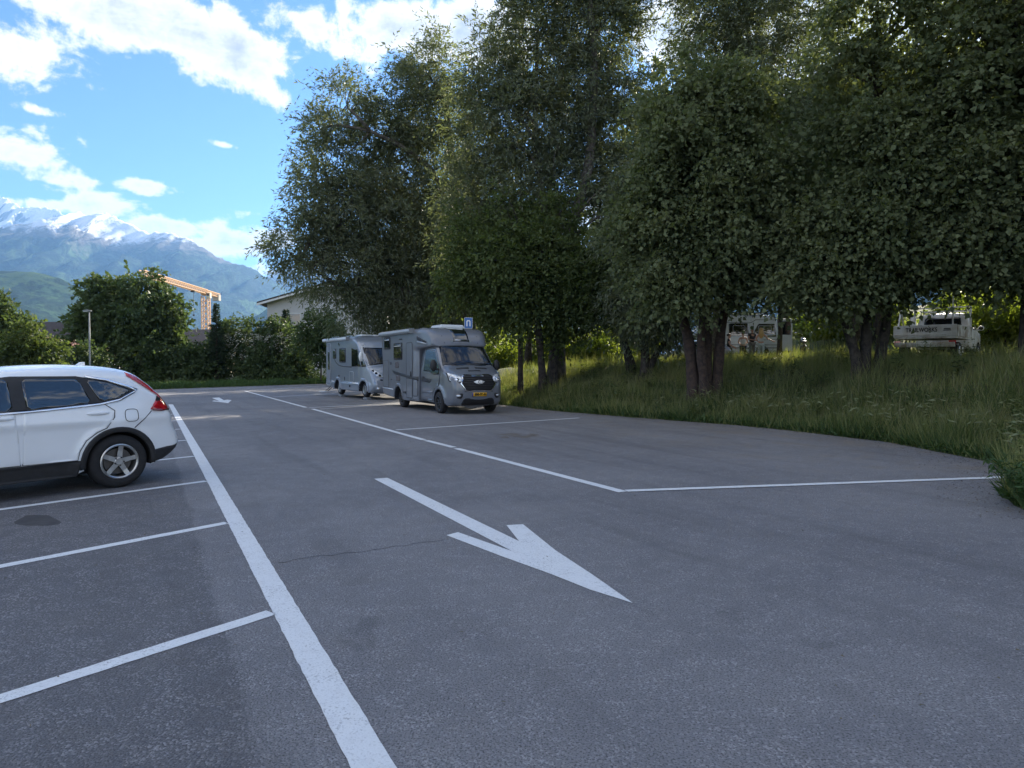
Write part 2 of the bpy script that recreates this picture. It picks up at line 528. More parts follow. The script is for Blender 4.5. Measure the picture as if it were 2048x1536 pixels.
def stripe(name, a, b, w, z=.004, w2=None):
    a, b = Vector(a), Vector(b); d = (b - a); L = d.length; d = d / L; n = Vector((-d.y, d.x, 0))
    k = max(2, int(L / (.07 if a.y < 14 else .25))); r = random.Random(int(a.x * 97 + b.y * 31))
    P = [a + d * (L * i / k) + n * (w / 2 + r.uniform(-.003, .003)) for i in range(k + 1)]
    Q = [a + d * (L * i / k) - n * ((w2 or w) / 2 + r.uniform(-.003, .003)) for i in range(k + 1)]
    return sheet(name, P + Q[::-1], z, PAINT)


def lpt(t):
    return L0 + LANE * t


stripe('edge_line', lpt(-7), lpt(26.5), .165)
# bay lines on the left, butted against the edge line
T_BAY = [-3.0, .05, 2.93, 5.78, 8.7, 11.6, 14.5, 17.4, 20.3, 23.2, 26.0]
for t in T_BAY:
    p = lpt(t) - STALL * .10
    stripe('bay_line', p, p - STALL * 5.1, .115)
# edge line of the right-hand bays in its four pieces
R1, R2, R3, R4 = ground(490, 782), ground(612, 815), ground(625, 818), ground(848, 880)
R5, R6, R7, R8 = ground(852, 881), ground(908, 895), ground(913, 897), ground(1246, 984)
for a, b in ((R1, R2), (R3, R4), (R5, R6), (R7, R8)): stripe('edge_line', a, b, .14)
d_ = (ground(2020, 955) - R8).normalized()
stripe('bay_line', R8 + d_ * .05 + Vector((0, .04, 0)), ground(2030, 954.5), .13, .0085)
stripe('bay_line', ground(792, 860), ground(1158, 836), .12)
stripe('bay_line', ground(618, 815.5), ground(800, 806), .12)
stripe('bay_line', ground(640, 818.5), ground(800, 809), .1, .008)
stripe('bay_line', ground(546, 794), ground(668, 787), .12)
stripe('bay_line', ground(497, 781), ground(650, 772), .12)


def arrow(tail, tip, s):
    d = (tip - tail).normalized(); n = Vector((-d.y, d.x, 0)); L = (tip - tail).length
    # shaft, then a swept head with two barbs
    pr = [(0, .085), (L - 2.35 * s, .10), (L - 2.85 * s, .46), (L - 2.68 * s, .60), (L - 1.75 * s, .28), (L, .015)]
    P = [tail + d * a + n * b for a, b in pr]; Q = [tail + d * a - n * b for a, b in pr]
    return sheet('direction_arrow', P + Q[::-1], .004, PAINT)


tip = ground(1265, 1207); tail = ground(762, 957)


def arrow_px(pts):
    return sheet('direction_arrow', [ground(*p) for p in pts], .004, PAINT)


arrow_px([(748, 958), (775, 956), (1038, 1083), (1013, 1051), (1046, 1049), (1112, 1102), (1185, 1150), (1266, 1207), (1180, 1180), (1105, 1150), (1000, 1112), (893, 1071), (916, 1065), (1024, 1103)])
arrow_px([(424, 796), (438, 795), (448, 800.5), (455, 799.5), (463, 800.5), (456, 806.5), (447, 805), (424, 802.5), (428, 801), (439, 802.5)])

# cracks and repaired spots
CRACK = mat('crack_tar', (.03, .03, .032), .8)
r = random.Random(7)


def crack(pts, w):
    P = [ground(*p) for p in pts]; fine = []
    for a, b in zip(P[:-1], P[1:]):
        for k in range(8): fine.append(a.lerp(b, k / 8) + Vector((r.uniform(-.025, .025), r.uniform(-.025, .025), 0)))
    fine.append(P[-1])
    A = [p + Vector((0, w * r.uniform(.3, 1), 0)) for p in fine]; B = [p - Vector((0, w * r.uniform(.2, .8), 0)) for p in fine]
    sheet('asphalt_crack', A + B[::-1], .003, CRACK)


crack([(560, 1125), (640, 1112), (720, 1104), (800, 1092), (890, 1080)], .008)

sheet('oil_stain', [ground(75 + 42 * math.cos(a) * (1 + .25 * math.sin(3 * a)), 1041 + 13 * math.sin(a) * (1 + .2 * math.cos(2 * a))) for a in np.linspace(0, 2 * PI, 22)[:-1]], .002, mat('oil', (.055, .052, .054), .7, var=.35, scale=9))
for _px, _py, _w in ((1022, 869, 22), (1045, 873, 26), (1068, 870, 12), (1010, 875, 10)):
    sheet('dirt_patch', [ground(_px + _w * math.cos(a) * (1 + .35 * math.sin(5 * a + _px)), _py + 2.2 * math.sin(a) * (1 + .4 * math.cos(3 * a + _px))) for a in np.linspace(0, 2 * PI, 26)[:-1]], .002, mat('dry_dirt', (.16, .14, .12), .9, var=.35, scale=7))


# ------------------------------------------------------------------ mountains
def mountain(name, ridge, Yr, front, back, m, seed, rough=.17, nu=280, nv=84, drop=1.3):
    """ridge: (photo px, py) of the crest at distance Yr; a slope of length front towards the valley and back behind"""
    R = [at(px, py, Yr if not isinstance(Yr, (list, tuple)) else Yr[i]) for i, (px, py) in enumerate(ridge)]
    cum = [0]
    for a, b in zip(R[:-1], R[1:]): cum.append(cum[-1] + (b - a).length)
    us = np.linspace(0, cum[-1], nu)
    rx, ry, rz = [np.interp(us, cum, [p[k] for p in R]) for k in range(3)]
    rz = rz * np.array([1 + rough * .22 * (1 - 2 * abs(mnoise.fractal(Vector((u * .0021, seed, 0)), .8, 2.1, 6)) ) for u in us])
    vv = np.concatenate([-np.linspace(1, 0, nv // 3)[:-1], np.linspace(0, 1, nv) ** 1.15])
    V, Fc = [], []
    for j, v in enumerate(vv):
        for i in range(nu):
            L = front if v > 0 else back
            x, y = rx[i], ry[i] - v * L
            prof = (1 - abs(v)) ** drop
            s = us[i]
            fold = mnoise.multi_fractal(Vector((s * .00055 + seed, v * .8, seed * 1.7)), .8, 2.1, 6)
            rid = 1 - abs(mnoise.fractal(Vector((s * .0011 + seed * 3, v * 1.6 + s * .0002, seed)), .9, 2.0, 6))
            fine = mnoise.fractal(Vector((s * .004, v * 6, seed * 5)), .75, 2.0, 5)
            k = rz[i] * rough
            env = min(1.0, abs(v) * 5) * (1 - abs(v)) ** .5
            z = rz[i] * prof + k * env * ((rid - .8) * 2.2 + (fold - 1) * .35) + k * .34 * fine * (1 - abs(v)) * env
            V.append((x + k * .8 * fine * env, y, max(z, -40 if abs(v) < .98 else -60)))
    nvv = len(vv)
    for j in range(nvv - 1):
        for i in range(nu - 1):
            a = j * nu + i; Fc.append((a, a + 1, a + nu + 1, a + nu))
    me = bpy.data.meshes.new(name); me.from_pydata(V, [], Fc)
    bm = bmesh.new(); bm.from_mesh(me); bmesh.ops.recalc_face_normals(bm, faces=bm.faces)
    if sum(f.normal.z for f in bm.faces) < 0: bmesh.ops.reverse_faces(bm, faces=bm.faces)
    bm.to_mesh(me); bm.free()
    return tag(link_mesh(name, me, m, smooth=True), kind='structure')


MT = mountain_material('alpine_main', 1640, 170, (.018, .034, .018), (.07, .12, .04), (.16, .14, .12))
mountain('mountain', [(-500, 520), (-200, 505), (0, 478), (60, 458), (120, 442), (160, 433), (215, 436), (260, 455), (300, 466), (330, 468), (375, 480), (400, 500), (440, 515), (490, 535), (530, 556), (560, 574), (610, 612), (680, 668), (760, 720)], 9000, 5200, 2500, MT, 1.3)
MT2 = mountain_material('alpine_back', 1620, 330, (.02, .034, .022), (.06, .1, .04), (.17, .16, .15))
mountain('mountain', [(-420, 395), (-200, 380), (-60, 372), (0, 402), (18, 412), (45, 428), (70, 424), (100, 420), (135, 436), (180, 450), (260, 480), (340, 520)], 12000, 3500, 1800, MT2, 4.1, rough=.2)
mountain('mountain', [(400, 640), (470, 590), (540, 552), (575, 545), (620, 530), (700, 505), (820, 470), (1000, 455), (1300, 470)], 12500, 3000, 1800, MT2, 6.7, rough=.2)
HILLM = mountain_material('wooded_hill', 9000, 300, (.028, .052, .020), (.085, .135, .045), (.1, .09, .07))
mountain('hill', [(-500, 560), (-200, 548), (0, 546), (60, 546), (120, 560), (180, 588), (250, 622), (330, 655), (420, 700)], 3600, 2100, 1300, HILLM, 2.2, rough=.12, nu=160, nv=50)
mountain('hill', [(470, 706), (520, 655), (570, 612), (620, 575), (700, 562), (900, 545), (1180, 522), (1400, 430), (1660, 285), (2050, 200), (2600, 190), (3300, 230)], [5200, 5200, 5200, 5200, 5200, 5000, 4700, 4500, 4300, 4100, 3800, 3400], 2600, 1500, mountain_material('dark_hill', 1800, 420, (.018, .032, .018), (.06, .1, .035), (.13, .12, .1)), 8.9, rough=.13, nu=160, nv=50)


# ------------------------------------------------------------------ vehicle kit
def chaikin(p, n=2):
    for _ in range(n):
        q = [p[0]]
        for a, b in zip(p[:-1], p[1:]):
            q.append((a[0] * .75 + b[0] * .25, a[1] * .75 + b[1] * .25)); q.append((a[0] * .25 + b[0] * .75, a[1] * .25 + b[1] * .75))
        q.append(p[-1]); p = q
    return p


def resample(p, h):
    c = [0]
    for a, b in zip(p[:-1], p[1:]): c.append(c[-1] + math.hypot(b[0] - a[0], b[1] - a[1]))
    n = max(2, int(c[-1] / h)); t = np.linspace(0, c[-1], n)
    return list(zip(np.interp(t, c, [q[0] for q in p]).tolist(), np.interp(t, c, [q[1] for q in p]).tolist()))


def arc(cx, cz, r, zlow, n=14):
    """wheel arch from its rear foot to its front foot"""
    a0 = PI - math.asin((zlow - cz) / r) if abs(zlow - cz) < r else PI
    a1 = PI - a0
    return [(cx + r * math.cos(a0 + (a1 - a0) * k / n), cz + r * math.sin(a0 + (a1 - a0) * k / n)) for k in range(n + 1)]


def tess(poly, h):
    """triangulate a polygon with interior points every h"""
    P = np.array(poly); x0, y0 = P.min(0); x1, y1 = P.max(0)
    gx, gy = np.meshgrid(np.arange(x0 + h * .5, x1, h), np.arange(y0 + h * .43, y1, h))
    gx, gy = gx.ravel(), gy.ravel()
    k = inside_np(gx, gy, poly)
    gx, gy = gx[k], gy[k]
    if len(gx):
        d, _ = chain_dist(gx, gy, list(poly) + [poly[0]])
        k = d > h * .35; gx, gy = gx[k], gy[k]
    pts = [Vector(p) for p in poly] + [Vector((a, b)) for a, b in zip(gx, gy)]
    n = len(poly)
    v, _, f, _, _, _ = delaunay_2d_cdt(pts, [(i, (i + 1) % n) for i in range(n)], [], 0, 1e-6)
    v = [(q[0], q[1]) for q in v]
    if f:
        cx = np.array([sum(v[i][0] for i in t) / 3 for t in f]); cy = np.array([sum(v[i][1] for i in t) / 3 for t in f])
        k = inside_np(cx, cy, poly); f = [t for t, q in zip(f, k) if q]
    return v, f


class Shell:
    """a car body: side silhouette (x forward, z up), half width W0(x, z), rounded into the top by radius r"""

    def __init__(s, top, bottom, W0, r=.12, bulge=.04, h=.07, front_n=None, smooth=2):
        s.top = resample(chaikin(top, smooth), h * .75)
        s.bot = bottom; s.W0 = W0; s.r = r; s.bulge = bulge; s.h = h
        s.outline = s.top + bottom[1:-1]
        t = np.array(s.top); d = np.gradient(t, axis=0); d /= np.maximum(np.linalg.norm(d, axis=1, keepdims=True), 1e-9)
        s.nor = np.stack([d[:, 1], -d[:, 0]], 1)
        cx = t.mean(0)
        if ((t - cx) * s.nor).sum() < 0: s.nor = -s.nor
        s.tnp = t

    def Y(s, x, z):
        x = np.atleast_1d(np.asarray(x, float)); z = np.atleast_1d(np.asarray(z, float))
        d, _ = chain_dist(x, z, s.top)
        r = s.r
        k = np.clip(r - d, 0, r)
        return np.array([s.W0(a, b) for a, b in zip(x, z)]) - (r - np.sqrt(np.maximum(r * r - k * k, 0)))

    def body(s, name, mats, parent, dark=None):
        """mats: [paint, dark]; bottom chain gets the dark material"""
        v2, f2 = tess(s.outline, s.h)
        n = len(v2); ys = s.Y([p[0] for p in v2], [p[1] for p in v2])
        V = [(p[0], -y, p[1]) for p, y in zip(v2, ys)] + [(p[0], y, p[1]) for p, y in zip(v2, ys)]
        Fc = [tuple(t) for t in f2] + [(t[0] + n, t[2] + n, t[1] + n) for t in f2]
        mi = [0] * len(Fc)
        no = len(s.outline); nt_ = len(s.top); K = 10
        rows = []
        for i in range(no):
            x, z = s.outline[i]; y = float(ys[i]); row = [i]
            for j in range(1, K):
                t = -1 + 2 * j / K
                b = s.bulge * (1 - t * t) if i < nt_ else 0
                nx, nz = (s.nor[i] if i < nt_ else (0, 0))
                if i in (0, nt_ - 1): b *= .6
                V.append((x + nx * b, y * t, z + nz * b)); row.append(len(V) - 1)
            row.append(i + n); rows.append(row)
        for i in range(no):
            a, b = rows[i], rows[(i + 1) % no]
            for j in range(K):
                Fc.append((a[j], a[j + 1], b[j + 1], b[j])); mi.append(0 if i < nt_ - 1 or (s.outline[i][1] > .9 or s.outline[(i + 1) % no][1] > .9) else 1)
        me = bpy.data.meshes.new(name); me.from_pydata(V, [], Fc); me.polygons.foreach_set('material_index', mi)
        bm = bmesh.new(); bm.from_mesh(me); bmesh.ops.recalc_face_normals(bm, faces=bm.faces); bm.to_mesh(me); bm.free()
        o = link_mesh(name, me, mats, parent, True)
        return o

    def _patch(s, v2, f2, nb, place, name, m, parent, off, depth):
        V = [place(p, off) for p in v2]; n = len(V)
        V += [place(v2[i], off - depth) for i in range(nb)]
        Fc = [tuple(t) for t in f2]
        for i in range(nb):
            j = (i + 1) % nb; Fc.append((i, j, n + j, n + i))
        me = bpy.data.meshes.new(name); me.from_pydata(V, [], Fc)
        bm = bmesh.new(); bm.from_mesh(me); bmesh.ops.recalc_face_normals(bm, faces=bm.faces); bm.to_mesh(me); bm.free()
        o = link_mesh(name, me, m, parent, False)
        me.polygons.foreach_set('use_smooth', [True] * len(f2) + [False] * nb)
        return o

    def side(s, name, poly, m, parent, sd=-1, off=.004, depth=.015, rnd=1, h=None):
        poly = round_poly(poly, rnd)
        v2, f2 = tess(poly, h or s.h * .7)
        ys = s.Y([p[0] for p in v2], [p[1] for p in v2]); Yd = {p: y for p, y in zip(v2, ys)}
        return s._patch(v2, f2, len(poly), lambda p, o: (p[0], sd * (Yd[p] + o), p[1]), name, m, parent, off, depth)

    def front(s, name, poly, m, parent, off=.004, depth=.015, rnd=1, h=None, rear=False, zlim=None):
        """poly in (y, z) laid on the front (or rear) face"""
        poly = round_poly(poly, rnd)
        v2, f2 = tess(poly, h or s.h)
        idx = list(range(len(s.top)))
        zs = s.tnp[:, 1]; top = int(np.argmax(zs >= zs.max() - .02)) if not rear else len(zs) - 1 - int(np.argmax(zs[::-1] >= zs.max() - .02))
        I = np.arange(0, top + 1) if not rear else np.arange(len(zs) - 1, top - 1, -1)
        zz = np.maximum.accumulate(zs[I] + np.arange(len(I)) * 1e-6)

        def place(p, o):
            fi = np.interp(p[1], zz, np.arange(len(I)))
            g = lambda arr: np.interp(fi, np.arange(len(I)), arr[I])
            x, z, nx, nz = g(s.tnp[:, 0]), g(zs), g(s.nor[:, 0]), g(s.nor[:, 1])
            ye = float(s.Y(x, z)[0]); t = max(-1, min(1, p[0] / max(ye, .01)))
            b = s.bulge * (1 - t * t) + o
            yy = p[0]; dx = 0
            if abs(p[0]) > ye: dx = -(abs(p[0]) - ye) * 1.0 * (1 if not rear else -1)
            return (float(x + nx * b + dx), float(yy), float(z + nz * b))
        return s._patch(v2, f2, len(poly), place, name, m, parent, off, depth)


def round_poly(poly, n):
    for _ in range(n):
        q = []
        m = len(poly)
        for i in range(m):
            a, b = poly[i], poly[(i + 1) % m]
            L = math.hypot(b[0] - a[0], b[1] - a[1]); k = min(.25, .045 / max(L, .01)) if n == 1 else .2
            q.append((a[0] + (b[0] - a[0]) * k, a[1] + (b[1] - a[1]) * k)); q.append((a[0] + (b[0] - a[0]) * (1 - k), a[1] + (b[1] - a[1]) * (1 - k)))
        poly = q
    return poly


def strip(line, w):
    """thin polygon along a polyline (x, z)"""
    P, Q = [], []
    for i, p in enumerate(line):
        a, b = line[max(i - 1, 0)], line[min(i + 1, len(line) - 1)]
        dx, dz = b[0] - a[0], b[1] - a[1]; L = math.hypot(dx, dz) or 1
        P.append((p[0] - dz / L * w / 2, p[1] + dx / L * w / 2)); Q.append((p[0] + dz / L * w / 2, p[1] - dx / L * w / 2))
    return P + Q[::-1]


def rect(x0, z0, x1, z1):
    return [(x0, z0), (x1, z0), (x1, z1), (x0, z1)]


_v, _f = tess(EDGE, 2.5)
_me = bpy.data.meshes.new('parking_lot'); _me.from_pydata([(p[0], p[1], 0.0) for p in _v], [], _f)
if _me.polygons[0].normal.z < 0: _me.flip_normals()
tag(link_mesh('parking_lot', _me, ASPH), kind='structure')

RUBBER = mat('tyre_rubber', (.018, .018, .02), .85, var=.3, scale=20, bump=.3, bscale=90)
BLACKP = mat('black_plastic', (.022, .022, .024), .6, var=.25, scale=14, bump=.15, bscale=300)
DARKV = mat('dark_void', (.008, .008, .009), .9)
GLASS = mat('dark_glass', (.008, .01, .012), .03, ior=1.9, coat=.4)
SCREEN = mat('windscreen_glass', (.006, .008, .012), .03, ior=1.5, coat=.25)
CLEAR = mat('lamp_glass', (.80, .83, .86), .12, metal=.4, coat=1.0, var=.5, scale=18)
REDL = mat('red_lens', (.50, .008, .016), .15, coat=1.0, var=.45, scale=14)
ALLOY = mat('alloy', (.50, .50, .49), .32, metal=.85, var=.15, scale=12)
CHROME = mat('chrome', (.8, .8, .82), .1, metal=1.0)
WHITEP = mat('white_car_paint', (.78, .80, .82), .28, coat=1.0, var=.03, scale=2)
GREYP = mat('grey_camper_paint', (.135, .148, .172), .3, coat=.9, var=.06, scale=2)
GREYB = mat('grey_camper_panel', (.150, .160, .182), .38, coat=.5, var=.06, scale=1.5)
SILVP = mat('silver_camper_paint', (.25, .285, .34), .28, metal=.3, coat=.8, var=.06, scale=2)
SILVB = mat('silver_camper_panel', (.22, .245, .29), .4, metal=.2, coat=.4, var=.06, scale=2)
WHITEV = mat('white_van_paint', (.70, .73, .76), .35, coat=.7, var=.08, scale=3)
SEAM = mat('shut_line', (.03, .03, .032), .8)


def tyre_wheel(parent, x, y, r, w, rim_r, spokes, rim_mat, sd, style=0):
    """sd: -1 for the vehicle's right side; a wheel of tyre and rim"""
    wh = empty('wheel', (x, y, r), 0, parent)
    o = sd * w / 2
    b = MB()
    b.lathe([(rim_r, -w / 2 + .02), (rim_r + .02, -w / 2), (r - .045, -w / 2 - .004), (r - .012, -w / 2 + .022), (r, -w / 2 + .05), (r, w / 2 - .05), (r - .012, w / 2 - .022), (r - .045, w / 2 + .004), (rim_r + .02, w / 2), (rim_r, w / 2 - .02)], 40, 'y', closed=True)
    b.build('tyre', RUBBER, wh, True)
    b = MB()
    # rim barrel, lip, spokes, hub
    b.lathe([(rim_r + .008, o), (rim_r - .006, o + sd * .006), (rim_r - .022, o - sd * .004), (rim_r - .028, o - sd * .06), (rim_r - .03, -o * .8)], 40, 'y')
    b.lathe([(.001, o - sd * .012), (.045, o - sd * .012), (.062, o - sd * .025), (.07, o - sd * .06)], 20, 'y')
    for k in range(spokes):
        a = 2 * PI * k / spokes + PI / 2 * (style == 0) + .12
        ca, sa = math.cos(a), math.sin(a)
        w0, w1 = (.034, .026) if style == 0 else (.02, .015)
        P = []
        for rr, ww, yy in ((.03, w0, o - sd * .02), (rim_r * .6, (w0 + w1) / 2, o - sd * .022), (rim_r - .012, w1 * 1.15, o - sd * .012)):
            for q in (-1, 1): P.append((ca * rr - sa * ww * q, yy, sa * rr + ca * ww * q))
            for q in (1, -1): P.append((ca * rr - sa * ww * .7 * q, yy - sd * .03, sa * rr + ca * ww * .7 * q))
        fs = [(0, 1, 2, 3), (11, 10, 9, 8)]
        for i in range(2):
            for j in range(4): fs.append((i * 4 + j, i * 4 + (j + 1) % 4, i * 4 + 4 + (j + 1) % 4, i * 4 + 4 + j))
        b.add(P, fs)
    b.build('rim', rim_mat, wh, False)
    b = MB()
    b.lathe([(.001, o - sd * .075), (rim_r * .75, o - sd * .075), (rim_r * .75, o - sd * .1)], 24, 'y')
    b.build('brake_disc', mat('brake_disc', (.10, .095, .09), .5, metal=.6), wh)
    b = MB()
    for k in range(5):
        a = 2 * PI * k / 5 + .75
        b.lathe([(.009, 0), (.009, sd * .014), (.001, sd * .016)], 6, 'y', (math.cos(a) * .056, o - sd * .018, math.sin(a) * .056))
    tag(b.build('wheel_nuts', DARKV, wh), kind='stuff')
    return wh


def mirror(parent, x, y, z, sd, m, size=(.14, .22, .28), arm=.16):
    b = MB()
    b.ico((x, y + sd * (arm + size[1] / 2), z), .5, 3, 0, size)
    hm = b.build('mirror', m, parent, True)
    b = MB(); b.beam((x + .02, y, z - size[2] * .35), (x, y + sd * arm * 1.3, z - size[2] * .3), .05, .07)
    b.build('mirror_arm', m, hm)
    b = MB(); b.ico((x - size[0] * .22, y + sd * (arm + size[1] / 2), z), .42, 2, 0, (size[0] * .75, size[1], size[2]))
    b.build('mirror_glass', GLASS, hm, True)


# ------------------------------------------------------------------ white SUV on the left
def build_suv():
    g = ground(235, 974)
    ang = math.atan2(-STALL.y, -STALL.x)                # nose points away from the lane
    # visible side is the car's left (y > 0 in local axes); its near face stands on the measured contact point
    cx = g - Vector((-math.sin(ang), math.cos(ang), 0)) * .80
    t = tag(empty('white_suv', (cx.x, cx.y, 0), ang), 'white five-door sport utility car with red tail lamps in a painted bay', 'car')
    t.scale = (1, 1, .968)
    top = [(3.35, .24), (3.48, .35), (3.5, .6), (3.42, .82), (3.2, .95), (2.75, 1.05), (2.3, 1.12), (1.95, 1.32), (1.55, 1.53), (1.2, 1.60), (.67, 1.64), (.1, 1.63), (-.2, 1.595), (-.32, 1.55), (-.5, 1.38), (-.62, 1.26), (-.72, 1.08), (-.76, .95), (-.78, .82), (-.87, .64), (-.875, .52), (-.80, .42), (-.62, .30)]
    bottom = [(-.62, .30)] + arc(0, .36, .43, .28) + [(.56, .22), (2.05, .22)] + arc(2.62, .36, .43, .26) + [(3.1, .22), (3.35, .24)]

    def W0(x, z):
        w = .885 + .02 * math.exp(-((z - .93) / .06) ** 2)
        if z < .5: w -= .05 * ((.5 - z) / .3) ** 1.5
        if z > 1.02: w -= .19 * ((z - 1.02) / .58) ** 1.25
        if x < .2: w -= .11 * ((.2 - x) / 1.07) ** 2.2
        if x > 2.2: w -= .2 * ((x - 2.2) / 1.3) ** 2.2
        for c in (0, 2.62):                               # flared arches
            d = math.hypot(x - c, z - .36)
            w += .022 * math.exp(-((d - .47) / .08) ** 2)
        return w
    S = Shell(top, bottom, W0, .13, .05, .04)
    S.body('body', [WHITEP, DARKV], t)
    for sd in (1, -1):
        # doors with their handles and shut lines
        rd = [(-.30, 1.165), (-.36, 1.5), (-.05 + .5, 1.545), (1.10, 1.53), (1.085, .42), (.47, .43), (.46, .50), (.40, .64), (.29, .755), (.16, .83), (-.02, .98), (-.16, 1.06)]
        rd = [(1.10, 1.53), (1.085, .43), (.50, .43), (.475, .55), (.40, .68), (.27, .78), (.16, .83), (.06, .97), (.05, 1.06), (.20, 1.18), (.36, 1.5)]
        d1 = S.side('door', rd, WHITEP, t, sd, .004, rnd=0)
        S.side('seam', strip(rd + [rd[0]], .010), SEAM, d1, sd, .006, .01, 0)
        b = MB(); b.ico((0, 0, 0), 1, 3, 0, (.135, .022, .026))
        hd = b.build('handle', WHITEP, d1, True); hd.location = (.255, sd * (float(S.Y(.255, 1.03)[0]) + .012), 1.033)
        fd = [(2.22, 1.06), (2.12, .43), (1.105, .43), (1.12, 1.53), (1.45, 1.5), (1.9, 1.27)]
        d2 = S.side('door', fd, WHITEP, t, sd, .004, rnd=0)
        S.side('seam', strip(fd + [fd[0]], .010), SEAM, d2, sd, .006, .01, 0)
        b = MB(); b.ico((0, 0, 0), 1, 3, 0, (.135, .022, .026))
        hd = b.build('handle', WHITEP, d2, True); hd.location = (1.30, sd * (float(S.Y(1.30, 1.02)[0]) + .012), 1.02)
        # black window band, chrome sill, then the panes
        band = [(-.25, 1.325), (-.03, 1.215), (.22, 1.165), (1.0, 1.105), (2.15, 1.06), (1.93, 1.26), (1.5, 1.49), (1.15, 1.535), (.45, 1.53), (.1, 1.46)]
        S.side('window_surround', band, BLACKP, t, sd, .008, rnd=0)
        S.side('window_trim', strip([(2.13, 1.05), (1.0, 1.092), (.22, 1.152), (-.03, 1.202), (-.22, 1.30), (-.27, 1.333), (-.15, 1.385), (.1, 1.475), (.35, 1.525)], .026), CHROME, t, sd, .016, .02, 0)
        S.side('window', [(1.03, 1.115), (.31, 1.168), (.43, 1.49), (1.05, 1.505)], GLASS, t, sd, .015, .012)
        S.side('window', [(.21, 1.18), (-.02, 1.225), (-.2, 1.325), (.1, 1.44), (.35, 1.49)], GLASS, t, sd, .015, .012)
        S.side('window', [(1.17, 1.105), (2.02, 1.075), (1.86, 1.26), (1.5, 1.46), (1.19, 1.505)], GLASS, t, sd, .015, .012)
        # cladding
        S.side('sill', [(.44, .425), (2.16, .425), (2.10, .215), (.50, .215)], BLACKP, t, sd, .012, rnd=0)
        for c in (0, 2.62):
            ri, ro = .405, .475
            an = np.linspace(RAD(-8), RAD(188), 22)
            ring = [(c + ro * math.cos(a), .36 + ro * math.sin(a)) for a in an] + [(c + ri * math.cos(a), .36 + ri * math.sin(a)) for a in an[::-1]]
            S.side('arch_trim', ring, BLACKP, t, sd, .016, .05, 0)
        S.side('bumper_skirt', [(-.46, .48), (-.42, .29), (-.6, .32), (-.74, .40), (-.80, .47), (-.815, .525)], BLACKP, t, sd, .01, rnd=0)
        S.side('seam', strip([(-.36, .84), (-.22, .77), (-.10, .80)][:2] + [(-.22, .83)][:0], .01) if False else strip([(-.19, .81), (-.33, .93), (-.43, 1.03)], .009), SEAM, t, sd, .005, .01, 0)
        if sd == 1:
            fl = [(-.16 + .085 * math.copysign(abs(math.cos(a)) ** .6, math.cos(a)), .985 + .085 * math.copysign(abs(math.sin(a)) ** .6, math.sin(a))) for a in np.linspace(0, 2 * PI, 25)]
            S.side('fuel_flap', strip(fl, .007), SEAM, t, sd, .005, .01, 0)
        # tail lamp: narrow above, wide at the bumper line
        lamp = [(-.18, 1.575), (-.30, 1.535), (-.47, 1.385), (-.58, 1.25), (-.68, 1.10), (-.72, 1.03), (-.55, 1.025), (-.42, 1.055), (-.50, 1.17), (-.55, 1.245), (-.46, 1.305), (-.31, 1.42), (-.17, 1.525)]
        L = S.side('tail_lamp', lamp, REDL, t, sd, .014, .03, 0, h=.04)
        S.side('lamp_insert', [(-.53, 1.235), (-.59, 1.20), (-.565, 1.165), (-.50, 1.165)], DARKV, L, sd, .017, .01, 0)
        S.side('lamp_insert', strip([(-.44, 1.05), (-.56, 1.035), (-.70, 1.04)], .03), mat('dark_red_lens', (.12, .004, .008), .2, coat=1), L, sd, .018, .01, 0)
        for x in (0, 2.62): tyre_wheel(t, x, sd * .775, .362, .225, .232, 5, ALLOY, sd)
        mirror(t, 1.95, sd * .86, 1.14, sd, WHITEP, (.13, .2, .16), .06)
    # rear: tailgate window, plate, bumper; front: screen, grille, lamps
    S.front('rear_window', [(-.55, 1.16), (.55, 1.16), (.50, 1.52), (-.50, 1.52)], GLASS, t, rear=True, off=.01)
    S.front('number_plate', [(-.26, .74), (.26, .74), (.26, .85), (-.26, .85)], mat('plate_white', (.75, .75, .73), .4), t, rear=True, off=.012, rnd=0)
    S.front('rear_bumper', [(-.60, .34), (.60, .34), (.64, .50), (-.64, .50)], BLACKP, t, rear=True, off=.012)
    S.front('windscreen', [(-.66, 1.15), (.66, 1.15), (.55, 1.53), (-.55, 1.53)], GLASS, t, off=.008)
    S.front('grille', [(-.5, .62), (.5, .62), (.56, .78), (-.56, .78)], BLACKP, t, off=.012)
    for q in (-1, 1): S.front('headlamp', [(q * .5, .80), (q * .68, .84), (q * .7, .93), (q * .52, .88)], CLEAR, t, off=.014, rnd=0)
    b = MB(); b.prism([(.26, 1.615), (.08, 1.615), (.085, 1.72), (.14, 1.718), (.20, 1.672)], 'y', -.022, .022)
    b.build('shark_fin_aerial', WHITEP, t, bevel=.008)
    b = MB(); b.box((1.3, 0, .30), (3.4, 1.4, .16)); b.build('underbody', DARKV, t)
    return t


build_suv()


# ------------------------------------------------------------------ grey coachbuilt motorhome
def text_obj(name, body, size, m, parent, loc, rot, ext=.002, width=None):
    cu = bpy.data.curves.new(name, 'FONT'); cu.body = body; cu.size = size; cu.extrude = ext
    cu.align_x = 'CENTER'; cu.align_y = 'CENTER'
    cu.offset = .004
    ob = bpy.data.objects.new(name + '_tmp', cu); col.objects.link(ob)
    bpy.context.view_layer.update()
    me = bpy.data.meshes.new_from_object(ob.evaluated_get(bpy.context.evaluated_depsgraph_get()))
    bpy.data.objects.remove(ob)
    o = link_mesh(name, me, m, parent); me.materials.clear(); me.materials.append(m)
    if width:
        xs = [v.co.x for v in me.vertices]; k = width / (max(xs) - min(xs))
        for v in me.vertices: v.co.x *= k
    o.location = loc; o.rotation_euler = rot
    return o


